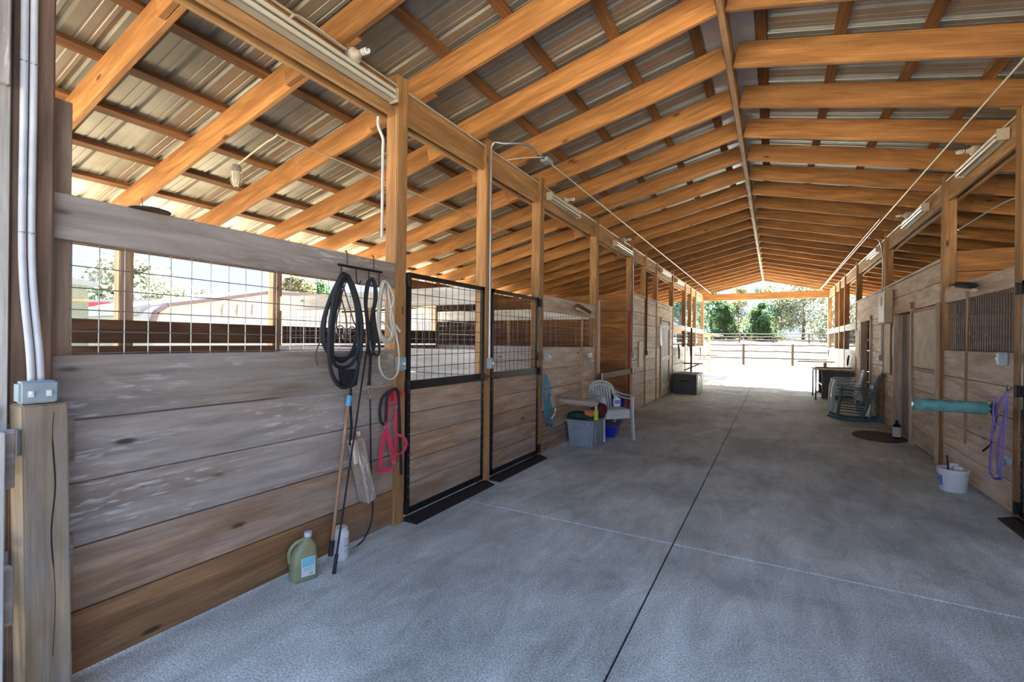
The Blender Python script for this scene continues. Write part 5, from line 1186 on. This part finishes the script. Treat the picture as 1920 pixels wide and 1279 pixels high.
# lean-to roof beyond the far left stalls
t = thing('lean_to', 'small open lean-to with pale slatted roof beyond the far left stalls', 'shelter', (-3.2, 25.2, -0.02))
for x, y, h in ((-1.3, -0.9, 2.0), (0.05, -0.9, 2.0), (-1.3, 3.2, 2.0), (0.05, 3.2, 2.0)): stick('post', t, (x, y, 0), (x, y, h+0.12), 0.13, 0.13, M['postX'], 0.004)
for i in range(5): stick('slat', t, (-1.6, -1.2+i*1.15, 2.30), (0.55, -1.2+i*1.15, 1.98), 0.10, 0.05, M['pineX'], 0.004)
for x in (-1.3, 0.05): stick('beam', t, (x, -1.2, 2.2-0.14*(x+1.6)), (x, 3.6, 2.2-0.14*(x+1.6)), 0.05, 0.14, M['pineX'], 0.004)
bm = bmesh.new(); abox(bm, (0, 0, 0), (2.5, 5.2, 0.02)); bm_obj('roof_sheet', bm, M['whiteflash'], t, (-0.5, 1.15, 2.20), (0, R_(8.5), 0))
for z in (0.35, 0.75, 1.15, 1.5): stick('wall_board', t, (0.10, -0.9, z), (0.10, 3.2, z), 0.03, 0.16, M['tanX'], 0.003)

# ------------------------------------------------------------------ outdoors, left
M['yard_white'] = plain('white_siding', (0.34, 0.34, 0.34), 0.7); M['yard_green'] = plain('pale_green_siding', (0.16, 0.20, 0.17), 0.7); M['yard_roof'] = plain('purple_brown_trim', (0.12, 0.09, 0.10), 0.7)
M['yard_cream'] = plain('cream_siding', (0.34, 0.27, 0.18), 0.7); M['yard_red'] = plain('red_sign', (0.55, 0.05, 0.03), 0.6); M['yard_grey'] = plain('grey_roof', (0.20, 0.23, 0.26), 0.6)
def at_X(px, py, X): return pix(px, py, 0, X)
def slab_poly(name, parent, X, pxs, mat, th=0.3):
    """flat upright wall piece whose outline lies on the plane X, with thickness away from the barn"""
    bm = bmesh.new(); f = bm.faces.new([bm.verts.new(at_X(x, y, X)) for x, y in pxs]); r = bmesh.ops.extrude_face_region(bm, geom=[f]); bmesh.ops.translate(bm, vec=(-th, 0, 0), verts=[v for v in r['geom'] if isinstance(v, bmesh.types.BMVert)]); bmesh.ops.recalc_face_normals(bm, faces=bm.faces[:])
    o = bm_obj(name, bm, M[mat]); 
    if parent: o.parent = parent
    return o
t = thing('shed', 'pale green flat-roofed shed seen at the left end of the wire mesh', 'shed')
slab_poly('wall', t, -24, [(90, 545), (166, 548), (166, 700), (90, 700)], 'yard_green', 5); slab_poly('yellow_band', t, -23.95, [(90, 557), (166, 560), (166, 566), (90, 562)], 'yard_cream', 0.1)
slab_poly('roof_slab', t, -23.2, [(90, 512), (186, 530), (182, 538), (90, 526)], 'yard_grey', 6.5); slab_poly('fascia', t, -23.6, [(90, 526), (163, 535), (163, 560), (90, 556)], 'yard_green', 5.5)
t = thing('trailer', 'long white trailer with a red stripe beyond the near stall', 'trailer')
slab_poly('body', t, -30, [(154, 562), (330, 560), (330, 640), (154, 640)], 'yard_white', 2.4); slab_poly('red_stripe', t, -29.95, [(156, 567), (206, 567), (206, 574), (156, 575)], 'yard_red', 0.05); slab_poly('lower_panel', t, -29.9, [(154, 580), (330, 575), (330, 640), (154, 640)], 'yard_cream', 0.05)
t = thing('barn', 'white barn with a low curved roof edge trimmed in purple-brown beyond the near stall', 'barn')
slab_poly('front_wall', t, -22, [(288, 600), (295, 586), (315, 574), (400, 565), (500, 551), (640, 560), (640, 660), (288, 660)], 'yard_white', 7)
for a, b in zip([(286, 604), (292, 585), (312, 572), (400, 562), (500, 549)], [(292, 585), (312, 572), (400, 562), (500, 549), (640, 556)]): 
    p, q = at_X(*a, -21.9), at_X(*b, -21.9); stick('roof_trim', t, p, q, 0.25, 0.16, M['yard_roof'], 0)
slab_poly('roof_edge', t, -23.5, [(250, 575), (310, 563), (400, 556), (500, 543), (560, 548), (560, 560), (250, 590)], 'yard_white', 6)
for i, x in enumerate((422, 450, 478)): slab_poly('stain', t, -21.9, [(x-3, 572), (x+2, 572), (x+5, 592), (x-1, 597), (x-5, 590)], 'tote', 0.02)
t = thing('house', 'cream house with windows and an orange roof edge seen through the first stall door', 'house')
slab_poly('front_wall', t, -26, [(690, 585), (905, 570), (905, 660), (690, 660)], 'yard_white', 8); slab_poly('roof', t, -25.4, [(690, 582), (775, 575), (830, 582), (905, 596), (905, 590), (830, 572), (770, 566), (690, 570)], 'yard_cream', 9)
for x in (785, 800, 850, 875): slab_poly('window', t, -25.95, [(x, 607), (x+11, 607), (x+11, 625), (x, 625)], 'yard_grey', 0.03)
for i, (px, X, h, w, m, lb, sd) in enumerate(((250, -34, 7.4, 6.5, 'leaf_pale', 'grey-green leafy tree behind the trailer, seen through the wire mesh', 21), (215, -40, 6.6, 6, 'leaf_dark', 'darker tree left of the leafy one behind the trailer', 22), (345, -42, 6.4, 7.5, 'leaf_olive', 'low yellowish bushy tree right of the leafy tree', 23), (555, -40, 9.0, 7, 'leaf_olive', 'olive tree behind the white barn', 24), (590, -44, 9.5, 7, 'leaf_dark', 'dark tree beside the olive tree behind the white barn', 25), (850, -60, 12, 9, 'leaf_dark', 'dark tree behind the cream house', 26))):
    p = at_X(px, 640, X); tree('leafy_tree', lb, p.x, p.y, h, w, m, 4200, 0.05, 'round', 0.20, sd, group='trees beyond the left stalls', zg=-0.05)
p = at_X(160, 640, -26)
tag(board('yard_fence_rail', None, -16.1, -16.0, 3, 22, 0.95, 1.15, M['rust']), 'low dark rail in the yard left of the barn', 'rail')
